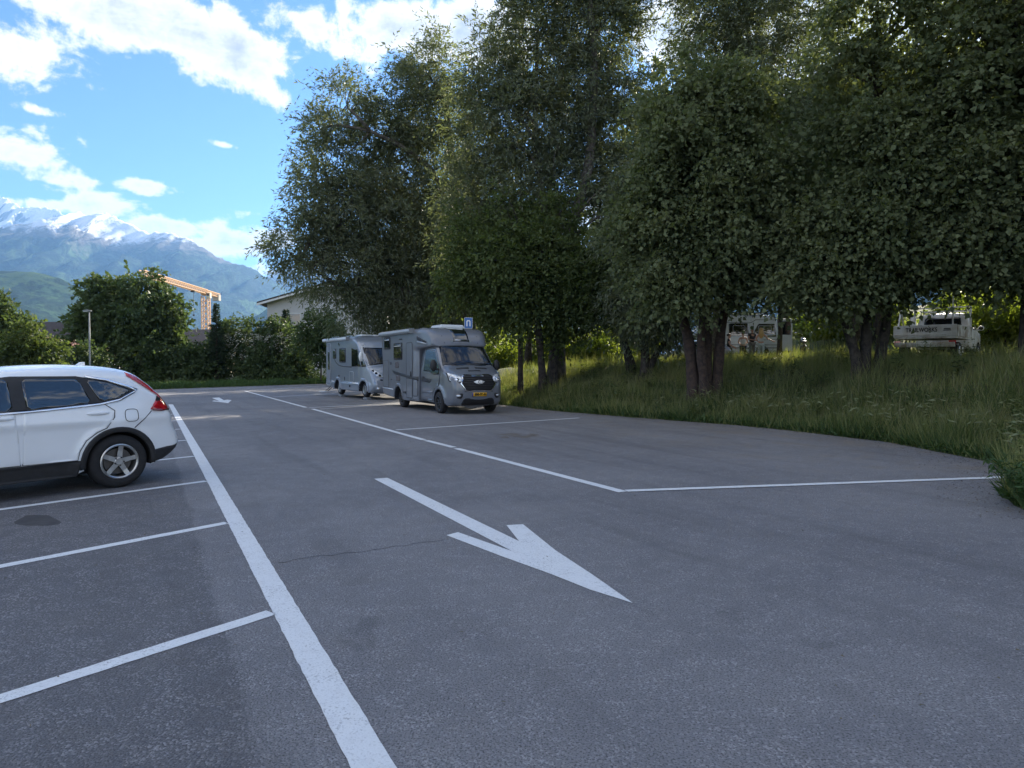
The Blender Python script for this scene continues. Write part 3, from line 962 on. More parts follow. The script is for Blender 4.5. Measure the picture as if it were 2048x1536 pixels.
def awning(parent, x0, x1, y, z, m, sd, rad=.075):
    P = [(y, z - rad), (y + sd * rad * 1.5, z - rad * .9), (y + sd * rad * 2.1, z - rad * .2), (y + sd * rad * 1.9, z + rad * .7), (y + sd * rad * .9, z + rad * 1.05), (y, z + rad)]
    b = MB(); b.prism(P, 'x', x0, x1); a = b.build('awning', m, parent, bevel=.01)
    b = MB(); b.prism([(y, z - rad * 1.15), (y + sd * rad * 2.2, z - rad * 1.0), (y + sd * rad * 2.25, z + rad * .8), (y, z + rad * 1.12)], 'x', x1 + .001, x1 + .035)
    b.build('awning_end_cap', mat('awning_cap', (.2, .21, .22), .5), a)


def build_camper_grey():
    ang = RAD(-62.0)
    t = tag(empty('grey_motorhome', (-1.57, 23.25, 0), ang), 'grey coachbuilt motorhome with yellow number plate and black oval grille', 'motorhome')
    # cab
    top = [(.86, .30), (.95, .36), (1.0, .55), (1.01, .85), (.97, 1.08), (.88, 1.22), (.62, 1.38), (.28, 1.52), (.18, 1.6), (-.06, 1.88), (-.34, 2.2), (-.46, 2.30), (-.8, 2.36), (-1.78, 2.38), (-1.8, .34)]
    bottom = [(-1.8, .34)] + arc(0, .36, .44, .33) + [(.6, .28), (.86, .30)]

    def Wc(x, z):
        w = .99
        if z > 1.35: w -= .09 * ((z - 1.35) / .9) ** 1.2
        if z < .5: w -= .04 * (.5 - z) / .2
        if x > .35: w -= .17 * ((x - .35) / .65) ** 2
        d = math.hypot(x, z - .36)
        return w + .03 * math.exp(-((d - .5) / .09) ** 2)
    C = Shell(top, bottom, Wc, .10, .07, .06)
    C.body('cab', [GREYP, DARKV], t)
    # living box with the cap over the cab
    top2 = [(-.36, 2.24), (-.40, 2.34), (-.52, 2.56), (-.72, 2.76), (-1.05, 2.88), (-1.6, 2.91), (-5.55, 2.90), (-5.72, 2.86), (-5.76, 2.7), (-5.76, .7), (-5.74, .42)]
    bot2 = [(-5.74, .42), (-5.0, .40)] + arc(-3.72, .36, .45, .36) + [(-3.1, .31), (-1.72, .31), (-1.70, 2.18), (-.7, 2.25), (-.36, 2.24)]

    def Wb(x, z):
        w = 1.14
        if x > -1.7: w -= .18 * ((x + 1.7) / 1.4) ** 1.8
        if z < 2.2 and x > -2.15: w -= .12 * ((x + 2.15) / .45) ** 2
        return w
    B = Shell(top2, bot2, Wb, .11, .05, .07, smooth=2)
    bd = B.body('living_body', [GREYB, DARKV], t)
    # the cap over the cab: dark roof light between two pale lines
    sk = B.front('cab_skylight', [(-.30, 2.40), (.30, 2.40), (.36, 2.86), (-.36, 2.86)], GLASS, t, off=.012, rnd=0)
    for q in (-1, 1): B.front('trim_line', strip([(q * .335, 2.38), (q * .40, 2.87)], .03), mat('pale_green_line', (.35, .5, .36), .4), sk, off=.016, rnd=0)
    B.front('skylight_badge', [(-.22, 2.435), (.22, 2.435), (.22, 2.455), (-.22, 2.455)], CHROME, sk, off=.018, rnd=0)
    for q in (-1, 1):
        B.front('cap_groove', strip([(q * .62, 2.34), (q * .66, 2.6), (q * .72, 2.85)], .016), SEAM, t, off=.004, rnd=0)
    # front of the cab
    ws = C.front('windscreen', [(-.92, 1.57), (-.45, 1.54), (.45, 1.54), (.92, 1.57), (.82, 2.25), (-.82, 2.25)], SCREEN, t, off=.012, rnd=0)
    C.front('wiper', strip([(-.62, 1.60), (.05, 1.63)], .022), BLACKP, ws, off=.03, rnd=0)
    C.front('wiper', strip([(.05, 1.59), (.66, 1.62)], .022), BLACKP, ws, off=.03, rnd=0)
    C.front('bonnet_vent', strip([(-.55, 1.45), (-.12, 1.45)], .035), BLACKP, t, off=.012, rnd=0)
    C.front('bonnet_vent', strip([(.12, 1.45), (.55, 1.45)], .035), BLACKP, t, off=.012, rnd=0)
    C.front('bonnet_vent', strip([(-.22, 1.36), (.22, 1.36)], .025), BLACKP, t, off=.012, rnd=0)
    gp = [(-.60, 1.00), (-.52, 1.20), (-.42, 1.24), (.42, 1.24), (.52, 1.20), (.60, 1.00), (.46, .80), (.38, .775), (-.38, .775), (-.46, .80)]
    gs = C.front('grille_surround', [(y * 1.06, (z - 1.0) * 1.10 + 1.0) for y, z in gp], CHROME, t, off=.014, rnd=0)
    gr = C.front('grille', gp, DARKV, t, off=.022, rnd=0)
    for z in np.arange(.83, 1.21, .05):
        hw = np.interp(z, [.78, .8, 1.0, 1.2, 1.24], [.38, .45, .585, .51, .42]) - .02
        C.front('grille_bar', strip([(-hw, z), (0, z), (hw, z)], .018), BLACKP, gr, off=.032, rnd=0)
    em = [(-.20, 1.04), (-.08, 1.075), (.0, 1.082), (.08, 1.075), (.20, 1.04), (.10, .985), (0, .972), (-.10, .985)]
    e_ = C.front('emblem', em, mat('emblem_white', (.75, .75, .74), .3), t, off=.042, rnd=0)
    C.front('emblem_ring', strip([(.036 * math.cos(a), 1.03 + .038 * math.sin(a)) for a in np.linspace(.4, 5.9, 16)], .013), DARKV, e_, off=.046, rnd=0)
    C.front('number_plate', [(-.26, .60), (.26, .60), (.26, .715), (-.26, .715)], mat('yellow_plate', (.78, .42, .015), .4), t, off=.022, rnd=0)
    pl = [o for o in t.children if o.name.startswith('number_plate')][0]
    C.front('plate_band', [(-.26, .602), (-.222, .602), (-.222, .713), (-.26, .713)], mat('plate_blue', (.02, .06, .35), .4), pl, off=.025, rnd=0)
    text_obj('plate_text', 'JBB-96-S', .105, DARKV, pl, (1.117, .012, .6575), (PI / 2, 0, PI / 2), .002, .40)
    for q in (-1, 1):
        hl = C.front('headlamp', [(q * .955, 1.36), (q * .93, 1.10), (q * .80, 1.025), (q * .58, 1.06), (q * .55, 1.15), (q * .62, 1.24), (q * .82, 1.32)], CLEAR, t, off=.02, rnd=0, h=.04)
        for yy, zz in ((.86, 1.17), (.73, 1.13)):
            C.front('lamp_lens', [(q * yy + .055 * math.cos(a), zz + .05 * math.sin(a)) for a in np.linspace(0, 2 * PI, 13)[:-1]], CHROME, hl, off=.026, rnd=0)
        C.front('lamp_surround', strip([(q * .96, 1.34), (q * .935, 1.09), (q * .80, 1.01), (q * .61, 1.045)], .022), DARKV, hl, off=.024, rnd=0)
        fg = C.front('fog_lamp_bezel', [(q * .90, .68), (q * .55, .70), (q * .60, .53), (q * .84, .52)], BLACKP, t, off=.016, rnd=1)
        C.front('fog_lamp', [(q * .72 + .09 * math.cos(a), .62 + .035 * math.sin(a)) for a in np.linspace(0, 2 * PI, 13)[:-1]], CLEAR, fg, off=.022, rnd=0)
    C.front('bumper_crease', strip([(-.9, .78), (-.5, .745), (.5, .745), (.9, .78)], .02), SEAM, t, off=.006, rnd=0)
    C.front('lower_intake', [(-.62, .33), (.62, .33), (.52, .54), (-.52, .54)], DARKV, t, off=.012)
    for sd in (-1, 1):
        # cab door
        dp = [(-1.55, .40), (-.50, .40), (-.47, .62), (-.36, .80), (.02, .92), (.16, 1.50), (-.12, 1.78), (-.46, 2.18), (-1.45, 2.24), (-1.58, 1.6)]
        d = C.side('cab_door', dp, GREYP, t, sd, .004, rnd=0)
        C.side('seam', strip(dp + [dp[0]], .012), SEAM, d, sd, .006, .01, 0)
        C.side('side_window', [(-1.42, 1.40), (-.85, 1.38), (-.45, 1.28), (.05, 1.30), (.07, 1.46), (-.16, 1.76), (-.5, 2.12), (-1.35, 2.16)], GLASS, d, sd, .012, rnd=0)
        C.side('handle', rect(-1.50, 1.17, -1.30, 1.205), BLACKP, d, sd, .025)
        C.side('rub_strip', strip([(-1.6, .64), (-.52, .70)], .045), GREYP, t, sd, .022, .03, 0)
        mirror(t, -.02, sd * .95, 1.60, sd, BLACKP, (.16, .24, .40), .10)
        for x in (0, -3.72): tyre_wheel(t, x, sd * .90, .36, .225, .215, 8, mat('dark_alloy', (.075, .072, .072), .4, metal=.7, var=.3, scale=30), sd, 1)
    for sd in (-1,):
        dr = rect(-2.78, .42, -2.16, 2.42)
        d = B.side('habitation_door', dr, GREYB, t, sd, .012)
        B.side('seam', strip(round_poly(dr, 1) + [round_poly(dr, 1)[0]], .03), mat('door_seal', (.075, .08, .085), .6), d, sd, .016, .01, 0)
        B.side('handle', rect(-2.33, 1.20, -2.23, 1.38), BLACKP, d, sd, .035)
        B.side('door_bin_line', strip([(-2.74, 1.12), (-2.2, 1.12)], .012), SEAM, d, sd, .015, .01, 0)
        for (x0, z0, x1, z1) in ((-5.40, 2.28, -4.72, 2.66), (-4.20, 1.86, -3.30, 2.40)):
            B.side('window_frame', rect(x0 - .05, z0 - .05, x1 + .05, z1 + .05), BLACKP, t, sd, .014)
            w = B.side('window', rect(x0, z0, x1, z1), GLASS, t, sd, .03)
            B.side('blind_edge', rect(x0 + .05, z1 - .09, x1 - .05, z1 - .055), mat('blind', (.5, .5, .48), .6), w, sd, .033, .005)
        B.side('service_vent', rect(-4.10, 1.50, -3.66, 1.74), mat('vent_dark', (.11, .095, .095), .6, var=.4, scale=30), t, sd, .012)
        B.side('service_vent', rect(-4.00, 1.00, -3.52, 1.22), mat('vent_dark', (.11, .095, .095), .6), t, sd, .012)
        lk = rect(-5.62, .74, -4.90, 1.78)
        d = B.side('locker_door', lk, GREYB, t, sd, .01)
        B.side('seam', strip(round_poly(lk, 1) + [round_poly(lk, 1)[0]], .03), mat('door_seal', (.075, .08, .085), .6), d, sd, .013, .01, 0)
        lk = rect(-2.08, .50, -1.80, 1.08)
        d = B.side('locker_door', lk, GREYB, t, sd, .01)
        B.side('seam', strip(round_poly(lk, 1) + [round_poly(lk, 1)[0]], .022), mat('door_seal', (.075, .08, .085), .6), d, sd, .013, .01, 0)
        STR = mat('stripe_dark', (.028, .028, .03), .45)
        B.side('decal_stripe', [(-4.40, 1.40), (-1.76, 1.20), (-1.76, 1.04), (-4.18, 1.27)], STR, t, sd, .019, .005, 0)
        C.side('decal_stripe', [(-1.62, 1.185), (-.62, 1.12), (-.80, 1.00), (-1.62, 1.035)], STR, t, sd, .009, .005, 0)
        B.side('skirt_trim', strip([(-5.7, .70), (-4.35, .66)], .05), mat('skirt_alu', (.5, .52, .55), .35, metal=.6), t, sd, .02, .03, 0)
        B.side('skirt_trim', strip([(-3.15, .60), (-2.82, .60)], .07), BLACKP, t, sd, .02, .03, 0)
        ring = [(-3.72 + .54 * math.cos(a), .36 + .56 * math.sin(a)) for a in np.linspace(RAD(5), RAD(175), 18)] + [(-3.72 + .455 * math.cos(a), .36 + .455 * math.sin(a)) for a in np.linspace(RAD(175), RAD(5), 18)]
        B.side('arch_trim', ring, GREYP, t, sd, .03, .05, 0)
        B.side('cap_fin', [(-1.62, 2.50), (-.95, 2.38), (-.9, 2.42), (-1.62, 2.62)], BLACKP, t, sd, .03, .04, 0)
        B.side('cap_fin', [(-1.60, 2.40), (-.86, 2.33), (-.84, 2.36), (-1.60, 2.46)], mat('skirt_alu', (.5, .52, .55), .35), t, sd, .04, .05, 0)
        B.side('side_marker', rect(-4.62, 1.03, -4.52, 1.08), mat('marker_dark', (.04, .04, .05), .4), t, sd, .014)
        B.side('side_marker', rect(-4.66, 1.62, -4.58, 1.74), mat('marker_dark', (.04, .04, .05), .4), t, sd, .014)
        B.side('door_lamp', rect(-3.55, 2.56, -3.25, 2.60), BLACKP, t, sd, .03)
        awning(t, -5.78, -2.05, -1.12, 2.84, mat('awning_grey', (.36, .38, .39), .45, var=.1), -1, .085)
    B.side('window', rect(-4.6, 1.5, -3.5, 2.1), GLASS, t, 1, .02); B.side('window', rect(-2.9, 1.5, -2.1, 2.1), GLASS, t, 1, .02)
    # roof furniture
    b = MB(); b.box((-1.75, .05, 2.99), (1.0, .95, .12), taper=.9); b.build('roof_hatch', mat('hatch_white', (.62, .65, .66), .35, coat=.5), t, bevel=.03)
    b = MB(); b.box((-3.5, -.1, 2.975), (.7, .5, .08), taper=.9); b.build('roof_hatch', MATS['hatch_white'], t, bevel=.02)
    b = MB(); b.box((-4.7, .2, 2.98), (1.2, .7, .05)); b.build('solar_panel', mat('solar', (.02, .025, .05), .15, coat=.5), t)
    b = MB(); b.prism([(-1.15, 2.96), (1.05, 2.96), (1.05, .55), (-1.05, .55)], 'x', -5.83, -5.78); b.build('rear_panel', GREYB, t, bevel=.03)
    for q in (-1, 1):
        b = MB(); b.box((-5.85, q * .95, .95), (.05, .14, .45)); b.build('tail_lamp', REDL, t, bevel=.01)
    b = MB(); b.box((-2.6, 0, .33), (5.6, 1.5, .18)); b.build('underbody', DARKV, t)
    return t


build_camper_grey()


# ------------------------------------------------------------------ silver integrated motorhome behind it, up on ramps
def build_camper_silver():
    ang = RAD(-57.0); z0 = .11
    t = tag(empty('silver_motorhome', (-6.0, 32.35, z0), ang), 'silver integrated motorhome with white awning, wheels up on levelling ramps', 'motorhome')
    top = [(.66, .22), (.86, .32), (.93, .52), (.88, .78), (.78, 1.02), (.62, 1.28), (.50, 1.38), (.40, 1.44), (.08, 1.80), (-.34, 2.26), (-.45, 2.40), (-.66, 2.62), (-.95, 2.78), (-1.5, 2.87), (-5.2, 2.87), (-5.38, 2.82), (-5.42, 2.6), (-5.42, .6), (-5.38, .40)]
    bottom = [(-5.38, .40)] + arc(-3.5, .34, .42, .33) + [(-3.0, .28), (-.5, .26)] + arc(0, .34, .42, .28) + [(.5, .22), (.66, .22)]

    def W(x, z):
        w = 1.13
        if x > -.6: w -= .22 * ((x + .6) / 1.5) ** 1.8
        if z < .62 and x < .6: w += .025
        return w
    S = Shell(top, bottom, W, .13, .10, .07)
    S.body('body', [SILVP, DARKV], t)
    ws = S.front('windscreen', [(-.99, 1.44), (.99, 1.44), (.92, 2.30), (-.92, 2.30)], SCREEN, t, off=.01)
    S.front('wiper', strip([(-.7, 1.50), (.0, 1.55)], .025), BLACKP, ws, off=.03, rnd=0)
    S.front('windscreen_pillar', strip([(-1.0, 1.42), (-.94, 2.32)], .05), BLACKP, t, off=.014, rnd=0)
    for q in (-1, 1):
        hl = S.front('headlamp', [(q * 1.0, 1.34), (q * .97, 1.08), (q * .70, .93), (q * .46, .90), (q * .60, 1.10), (q * .82, 1.30)], CLEAR, t, off=.014, rnd=0)
        for yy, zz in ((.88, 1.22), (.76, 1.10), (.62, .99)):
            S.front('lamp_lens', [(q * yy + .06 * math.cos(a), zz + .05 * math.sin(a)) for a in np.linspace(0, 2 * PI, 11)[:-1]], DARKV, hl, off=.02, rnd=0)
        S.front('fog_lamp', [(q * .72 + .09 * math.cos(a), .42 + .06 * math.sin(a)) for a in np.linspace(0, 2 * PI, 11)[:-1]], CLEAR, t, off=.014, rnd=0)
    S.front('grille_slot', strip([(-.62, .80), (-.3, .745), (.3, .745), (.62, .80)], .06), DARKV, t, off=.012, rnd=0)
    S.front('bonnet_line', strip([(-.44, .92), (.44, .92)], .02), SEAM, t, off=.008, rnd=0)
    S.front('lower_intake', [(-.45, .27), (.45, .27), (.3, .45), (-.3, .45)], DARKV, t, off=.012)
    for sd in (-1, 1):
        S.side('cab_window', [(-1.42, 1.42), (-.25, 1.42), (-.34, 1.62), (-.58, 2.26), (-1.42, 2.30)], GLASS, t, sd, .012, rnd=0)
        S.side('corner_window', [(-.18, 1.40), (.28, 1.42), (.02, 1.74), (-.36, 2.16)], GLASS, t, sd, .012, rnd=0)
        S.side('skirt_line', strip([(-5.3, .66), (-4.0, .66)], .025), CHROME, t, sd, .012, .02, 0)
        S.side('skirt_line', strip([(-3.0, .66), (-.48, .62)], .03), CHROME, t, sd, .012, .02, 0)
        for c in (0, -3.5):
            ring = [(c + .53 * math.cos(a), .34 + .55 * math.sin(a)) for a in np.linspace(RAD(-8), RAD(188), 20)] + [(c + .42 * math.cos(a), .34 + .42 * math.sin(a)) for a in np.linspace(RAD(188), RAD(-8), 20)]
            S.side('arch_trim', ring, SILVP, t, sd, .035, .06, 0)
            tyre_wheel(t, c, sd * .92, .335, .215, .2, 6, ALLOY, sd, 0)
    sd = -1
    d = S.side('entrance_door', rect(-5.10, .45, -4.55, 2.62), SILVB, t, sd, .012)
    e2 = round_poly(rect(-5.10, .45, -4.55, 2.62), 1)
    S.side('door_edge', strip(e2 + [e2[0]], .035), mat('skirt_alu', (.5, .52, .55), .35), d, sd, .016, .01, 0)
    S.side('door_window', rect(-4.98, 1.25, -4.68, 2.2), GLASS, d, sd, .018)
    for x0, z0_, x1, z1 in ((-4.15, 1.85, -3.72, 2.28), (-3.15, 1.66, -2.30, 2.30)):
        S.side('window_frame', rect(x0 - .04, z0_ - .04, x1 + .04, z1 + .04), BLACKP, t, sd, .012)
        S.side('window', rect(x0, z0_, x1, z1), GLASS, t, sd, .026)
    S.side('decal_stripe', strip([(-4.0, 1.80), (-3.72, 1.62), (-3.3, 1.48), (-2.7, 1.43), (-1.45, 1.40)], .05), mat('stripe_dark', (.028, .028, .03), .45), t, sd, .006, .005, 0)
    d = S.side('locker_door', rect(-1.75, .70, -1.20, 1.18), SILVP, t, sd, .01)
    e2 = round_poly(rect(-1.75, .70, -1.20, 1.18), 1); S.side('seam', strip(e2 + [e2[0]], .02), mat('skirt_alu', (.5, .52, .55), .35), d, sd, .013, .01, 0)
    S.side('fuel_cap', [(-1.6 + .05 * math.cos(a), .48 + .05 * math.sin(a)) for a in np.linspace(0, 2 * PI, 11)[:-1]], DARKV, t, sd, .036, .03, 0)
    S.side('side_marker', rect(-3.35, .90, -3.22, .99), DARKV, t, sd, .012)
    S.side('side_marker', rect(-2.45, .72, -2.40, .92), DARKV, t, sd, .012)
    awning(t, -5.45, -1.75, -1.12, 2.78, mat('awning_white', (.66, .70, .74), .4, var=.05), -1, .085)
    b = MB(); b.tube([(.05, -1.06, 2.42), (.22, -1.24, 2.36), (.22, -1.27, 2.05)], .025, 6)
    a = b.build('mirror', mat('mirror_white', (.72, .74, .74), .35, coat=.4), t)
    b = MB(); b.ico((.22, -1.28, 1.88), .5, 3, 0, (.16, .22, .46)); b.build('mirror_housing', MATS['mirror_white'], a, True)
    b = MB(); b.tube([(.05, 1.06, 2.42), (.22, 1.24, 2.36), (.22, 1.27, 2.05)], .025, 6)
    a = b.build('mirror', MATS['mirror_white'], t)
    b = MB(); b.ico((.22, 1.28, 1.88), .5, 3, 0, (.16, .22, .46)); b.build('mirror_housing', MATS['mirror_white'], a, True)
    b = MB(); b.box((-2.2, -.2, 2.95), (.8, .6, .10), taper=.9); b.build('roof_hatch', mat('hatch_white', (.62, .65, .66), .35), t, bevel=.02)
    b = MB(); b.box((-1.5, .35, 2.93), (1.0, .9, .06)); b.build('roof_hatch', mat('hatch_white', (.62, .65, .66), .35), t, bevel=.02)
    b = MB(); b.box((-4.0, 0, 2.93), (.8, .9, .08)); b.build('roof_hatch', MATS['hatch_white'], t, bevel=.02)
    b = MB()
    for y in (-.9, .9): b.tube([(-5.0, y, 2.94), (-2.0, y, 2.94)], .018, 6)
    b.build('roof_rail', ALLOY, t)
    b = MB(); b.box((-4.82, -1.42, .12), (.6, .34, .03)); st = b.build('entrance_step', mat('step_pale', (.6, .62, .63), .5), t)
    b = MB(); b.beam((-5.0, -1.30, .12), (-5.0, -.95, .40), .03); b.beam((-4.64, -1.30, .12), (-4.64, -.95, .40), .03); b.build('step_arm', BLACKP, st)
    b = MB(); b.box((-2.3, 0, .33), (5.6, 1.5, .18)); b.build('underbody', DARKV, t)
    # ramps
    u = Vector((math.cos(ang), math.sin(ang), 0)); v = Vector((-u.y, u.x, 0)); c0 = Vector((-6.0, 32.35, 0))
    R = mat('ramp_plastic', (.20, .21, .22), .7, var=.2)
    for x, nm in ((0, 'front'), (-3.5, 'rear')):
        for q, side in ((-1, 'near'), (1, 'far')):
            p = c0 + u * x + v * q * .92
            root = empty('levelling_ramp', (p.x, p.y, 0), ang)
            b = MB(); b.prism([(-.18, 0), (.30, 0), (.30, .03), (.22, .11), (-.10, .11), (-.18, .06)], 'y', -.12, .12)
            b.build('ramp_body', R, root, bevel=.008)
            b = MB(); b.box((.02, 0, .005), (.05, .30, .01)); b.build('ramp_foot', BLACKP, root)
            tag(root, 'grey plastic levelling ramp under the silver motorhome\'s %s wheel on its %s side' % (nm, 'door' if q < 0 else 'grey-motorhome'), 'ramp', 'levelling ramps under the silver motorhome')


build_camper_silver()


# ------------------------------------------------------------------ foliage kit
LEAF_SHAPES = {
    'lance': [(0, 0, 0), (.42, .5, .10), (1, 0, 0), (.42, -.5, .10)],
    'oval': [(0, 0, 0), (.40, .52, .10), (1, 0, -.05), (.40, -.52, .10)],
    'maple': [(0, 0, 0), (.42, .50, .10), (1, .04, -.10), (.34, -.48, .10)],
    'blade': [(0, .5, 0), (.6, .40, .022), (1, 0, .03), (0, -.5, 0)],
}


def leaf_mesh(name, P, D, N, L, W, shape, rs, per=0):
    """one mesh of many leaves: base points P, directions D, face normals N, lengths L, widths W"""
    n = len(P)
    D = D / np.maximum(np.linalg.norm(D, axis=1, keepdims=True), 1e-9)
    S = np.cross(N, D); S /= np.maximum(np.linalg.norm(S, axis=1, keepdims=True), 1e-9)
    N = np.cross(D, S)
    sh = np.array(LEAF_SHAPES[shape]); k = len(sh)
    L = np.broadcast_to(L, (n,)); W = np.broadcast_to(W, (n,))
    V = P[:, None, :] + D[:, None, :] * (sh[None, :, 0:1] * L[:, None, None]) + S[:, None, :] * (sh[None, :, 1:2] * W[:, None, None]) + N[:, None, :] * (sh[None, :, 2:3] * L[:, None, None])
    me = bpy.data.meshes.new(name)
    me.vertices.add(n * k); me.vertices.foreach_set('co', V.astype(np.float32).ravel())
    me.loops.add(n * k); me.loops.foreach_set('vertex_index', np.arange(n * k, dtype=np.int32))
    me.polygons.add(n); me.polygons.foreach_set('loop_start', np.arange(n, dtype=np.int32) * k)
    a = me.attributes.new('var', 'FLOAT', 'POINT')
    va = rs.random(n)
    if per: va = .35 * va + .65 * np.repeat(rs.random(n // per + 1), per)[:n]
    a.data.foreach_set('value', np.repeat(va, k).astype(np.float32))
    me.update(calc_edges=True)
    return me


def unit(rs, n):
    v = rs.normal(size=(n, 3)); return v / np.linalg.norm(v, axis=1, keepdims=True)


def crown_points(blobs, n, rs, clump=.55, per=70, hollow=.45, droop=.3, shelf=1.0, knob=1.0):
    """blobs: (centre, (rx, ry, rz), weight): leaf positions gathered in clumps, denser near the outside"""
    wts = np.array([b[2] * (b[1][0] * b[1][1] * b[1][2]) ** (2 / 3) for b in blobs]); wts /= wts.sum()
    P, O, CC = [], [], []
    nc = max(1, n // per)
    which = rs.choice(len(blobs), nc, p=wts)
    for bi in range(len(blobs)):
        m = int((which == bi).sum())
        if not m: continue
        c, r, _ = blobs[bi]; c, r = np.array(c), np.array(r)
        u = unit(rs, m); rad = hollow + (1 - hollow) * rs.random(m) ** .7
        # knobbly surface, so that the outline is uneven
        kn = 1 + .22 * knob * np.sin(u[:, 0] * 5 + bi) * np.sin(u[:, 1] * 6 + bi * 2) + .16 * rs.normal(size=m)
        cc = c + u * r * (rad * kn)[:, None]
        # each clump is a handful of arching sprays with leaves along them
        nl = 10; ns = per // nl; k = m * ns
        sd_ = np.repeat(u, ns, 0) * .9 + unit(rs, k) * 1.1; sd_[:, 2] = sd_[:, 2] * shelf - droop * .35
        sd_ /= np.linalg.norm(sd_, axis=1, keepdims=True)
        Ls = clump * rs.uniform(1.0, 2.3, k); st = np.repeat(cc, ns, 0) + rs.normal(size=(k, 3)) * clump * .35
        tt = (np.arange(nl) + rs.random((k, nl))) / nl
        q = st[:, None, :] + sd_[:, None, :] * (tt * Ls[:, None])[:, :, None]
        q[:, :, 2] -= droop * .9 * (tt ** 2) * Ls[:, None]
        q += rs.normal(size=(k, nl, 3)) * .035
        P.append(q.reshape(-1, 3)); O.append(np.repeat(sd_, nl, 0)); CC.append(cc)
    return np.concatenate(P), np.concatenate(O), np.concatenate(CC)


BARK = mat('bark', (.075, .060, .048), .95, color2=(.032, .026, .022), scale=7, bump=.9, bscale=22)
BARKP = mat('bark_pale', (.14, .125, .105), .95, color2=(.06, .05, .042), scale=7, bump=.9, bscale=22)
LEAF_WILLOW = mat('leaf_willow', (.105, .125, .078), .55, color2=(.21, .23, .16), scale=.6, transl=.35, attr=True, spec=.15)
LEAF_MAPLE = mat('leaf_maple', (.078, .100, .048), .6, color2=(.175, .195, .10), scale=.7, transl=.3, attr=True, spec=.12)
LEAF_LIME = mat('leaf_young_green', (.066, .092, .036), .5, color2=(.125, .155, .062), scale=.6, transl=.4, attr=True, spec=.15)
LEAF_HEDGE = mat('leaf_hedge', (.055, .085, .038), .5, color2=(.11, .145, .07), scale=.4, transl=.3, attr=True, spec=.15)
LEAF_SUNNY = mat('leaf_yellow_green', (.14, .19, .035), .55, color2=(.24, .27, .06), scale=.4, transl=.4, attr=True, spec=.3)
LEAF_CONIFER = mat('needle_green', (.03, .055, .03), .6, color2=(.05, .08, .045), scale=.5, transl=.12, attr=True, spec=.3)
GRASS = mat('grass_green', (.10, .14, .042), .6, color2=(.29, .28, .125), scale=.55, transl=.35, attr=True, spec=.25)
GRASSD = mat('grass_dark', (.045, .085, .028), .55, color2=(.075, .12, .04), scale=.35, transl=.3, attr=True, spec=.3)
STRAW = mat('grass_straw', (.22, .21, .11), .7, color2=(.30, .27, .15), scale=.5, transl=.3, attr=True, spec=.2)


def bent(p, q, rs, n=6, sag=.12):
    p, q = np.array(p, float), np.array(q, float); L = np.linalg.norm(q - p)
    o = rs.normal(size=3) * L * sag; o[2] = abs(o[2]) * .6
    return [tuple(p + (q - p) * t + o * math.sin(PI * t)) for t in np.linspace(0, 1, n)]


def tree(name, label, cat, group, base, stems, blobs, kind, nleaf, size, m, seed, bark=None, per=70, clump=.55, droop=.3, hollow=.45, twigs=60, ratio=None, limb=.09, shelf=1.0, nn=.8):
    """stems: list of (points, r0, r1) in world space; blobs in world space"""
    rs = np.random.default_rng(seed); bark = bark or BARK
    t = tag(empty(name, base), label, cat, group)
    B = np.array(base)
    tops = []
    for pts, r0, r1 in stems:
        mb = MB()
        P = [np.array(p, float) - B for p in pts]
        # smooth the stem and roughen its girth
        fine = []
        for a, b in zip(P[:-1], P[1:]):
            for k in range(4): fine.append(a + (b - a) * k / 4)
        fine.append(P[-1]); fine = np.array(fine)
        for _ in range(2): fine[1:-1] = (fine[:-2] + 2 * fine[1:-1] + fine[2:]) / 4
        nn = len(fine); rad = [r0 + (r1 - r0) * (i / (nn - 1)) ** .8 for i in range(nn)]
        rad[0] *= 1.35; rad[1] *= 1.12
        rad = [r_ * (1 + .06 * rs.normal()) for r_ in rad]
        mb.tube([tuple(p) for p in fine], rad, 10)
        mb.build('trunk', bark, t, True)
        tops.append(fine)
    P, O, CC = crown_points([(np.array(c) - B, r_, w) for c, r_, w in blobs], nleaf, rs, clump, per, hollow, droop, shelf, 1.7 if shelf < 1 else 1.0)
    # limbs: every blob hangs on a limb from the nearest stem, twigs run out to some of the clumps
    mb = MB()
    ends = []
    for c, r_, w in blobs:
        c = np.array(c) - B
        st = tops[int(np.argmin([np.min(np.linalg.norm(s[len(s) // 2:] - c, axis=1)) for s in tops]))]
        low = st[max(len(st) // 3, 0):]
        cand = low[np.argmin(np.linalg.norm(low - (c - np.array([0, 0, np.linalg.norm(c - low[-1]) * .35])), axis=1))]
        path = bent(cand, c, rs)
        r1 = limb * (.6 + .5 * rs.random())
        mb.tube(path, [r1 * (1 - .75 * i / 5) for i in range(6)], 6); ends.append(path)
    for i in rs.choice(len(CC), min(twigs, len(CC)), replace=False):
        c = CC[i]
        e = ends[int(np.argmin([np.linalg.norm(np.array(p[-1]) - c) for p in ends]))]
        s = np.array(e[3 + int(rs.integers(0, 3))])
        mb.tube(bent(s, c, rs, 5), [.035, .028, .02, .014, .006], 5)
    tag(mb.build('branches', bark, t, True), kind='stuff')
    n = len(P)
    D = O + rs.normal(size=(n, 3)) * .55; D[:, 2] -= droop * 1.1
    N = unit(rs, n) * nn; N[:, 2] += 1.0
    N += O * (.35 if nn < .8 else 0)
    L = size * (.55 + .95 * rs.random(n) ** 1.3); W = L * (ratio or {'lance': .24, 'oval': .62, 'maple': .82}[kind])
    me = leaf_mesh('crown', P, D, N, L, W, kind, rs, per)
    tag(link_mesh('crown', me, m, t), kind='stuff')
    return t


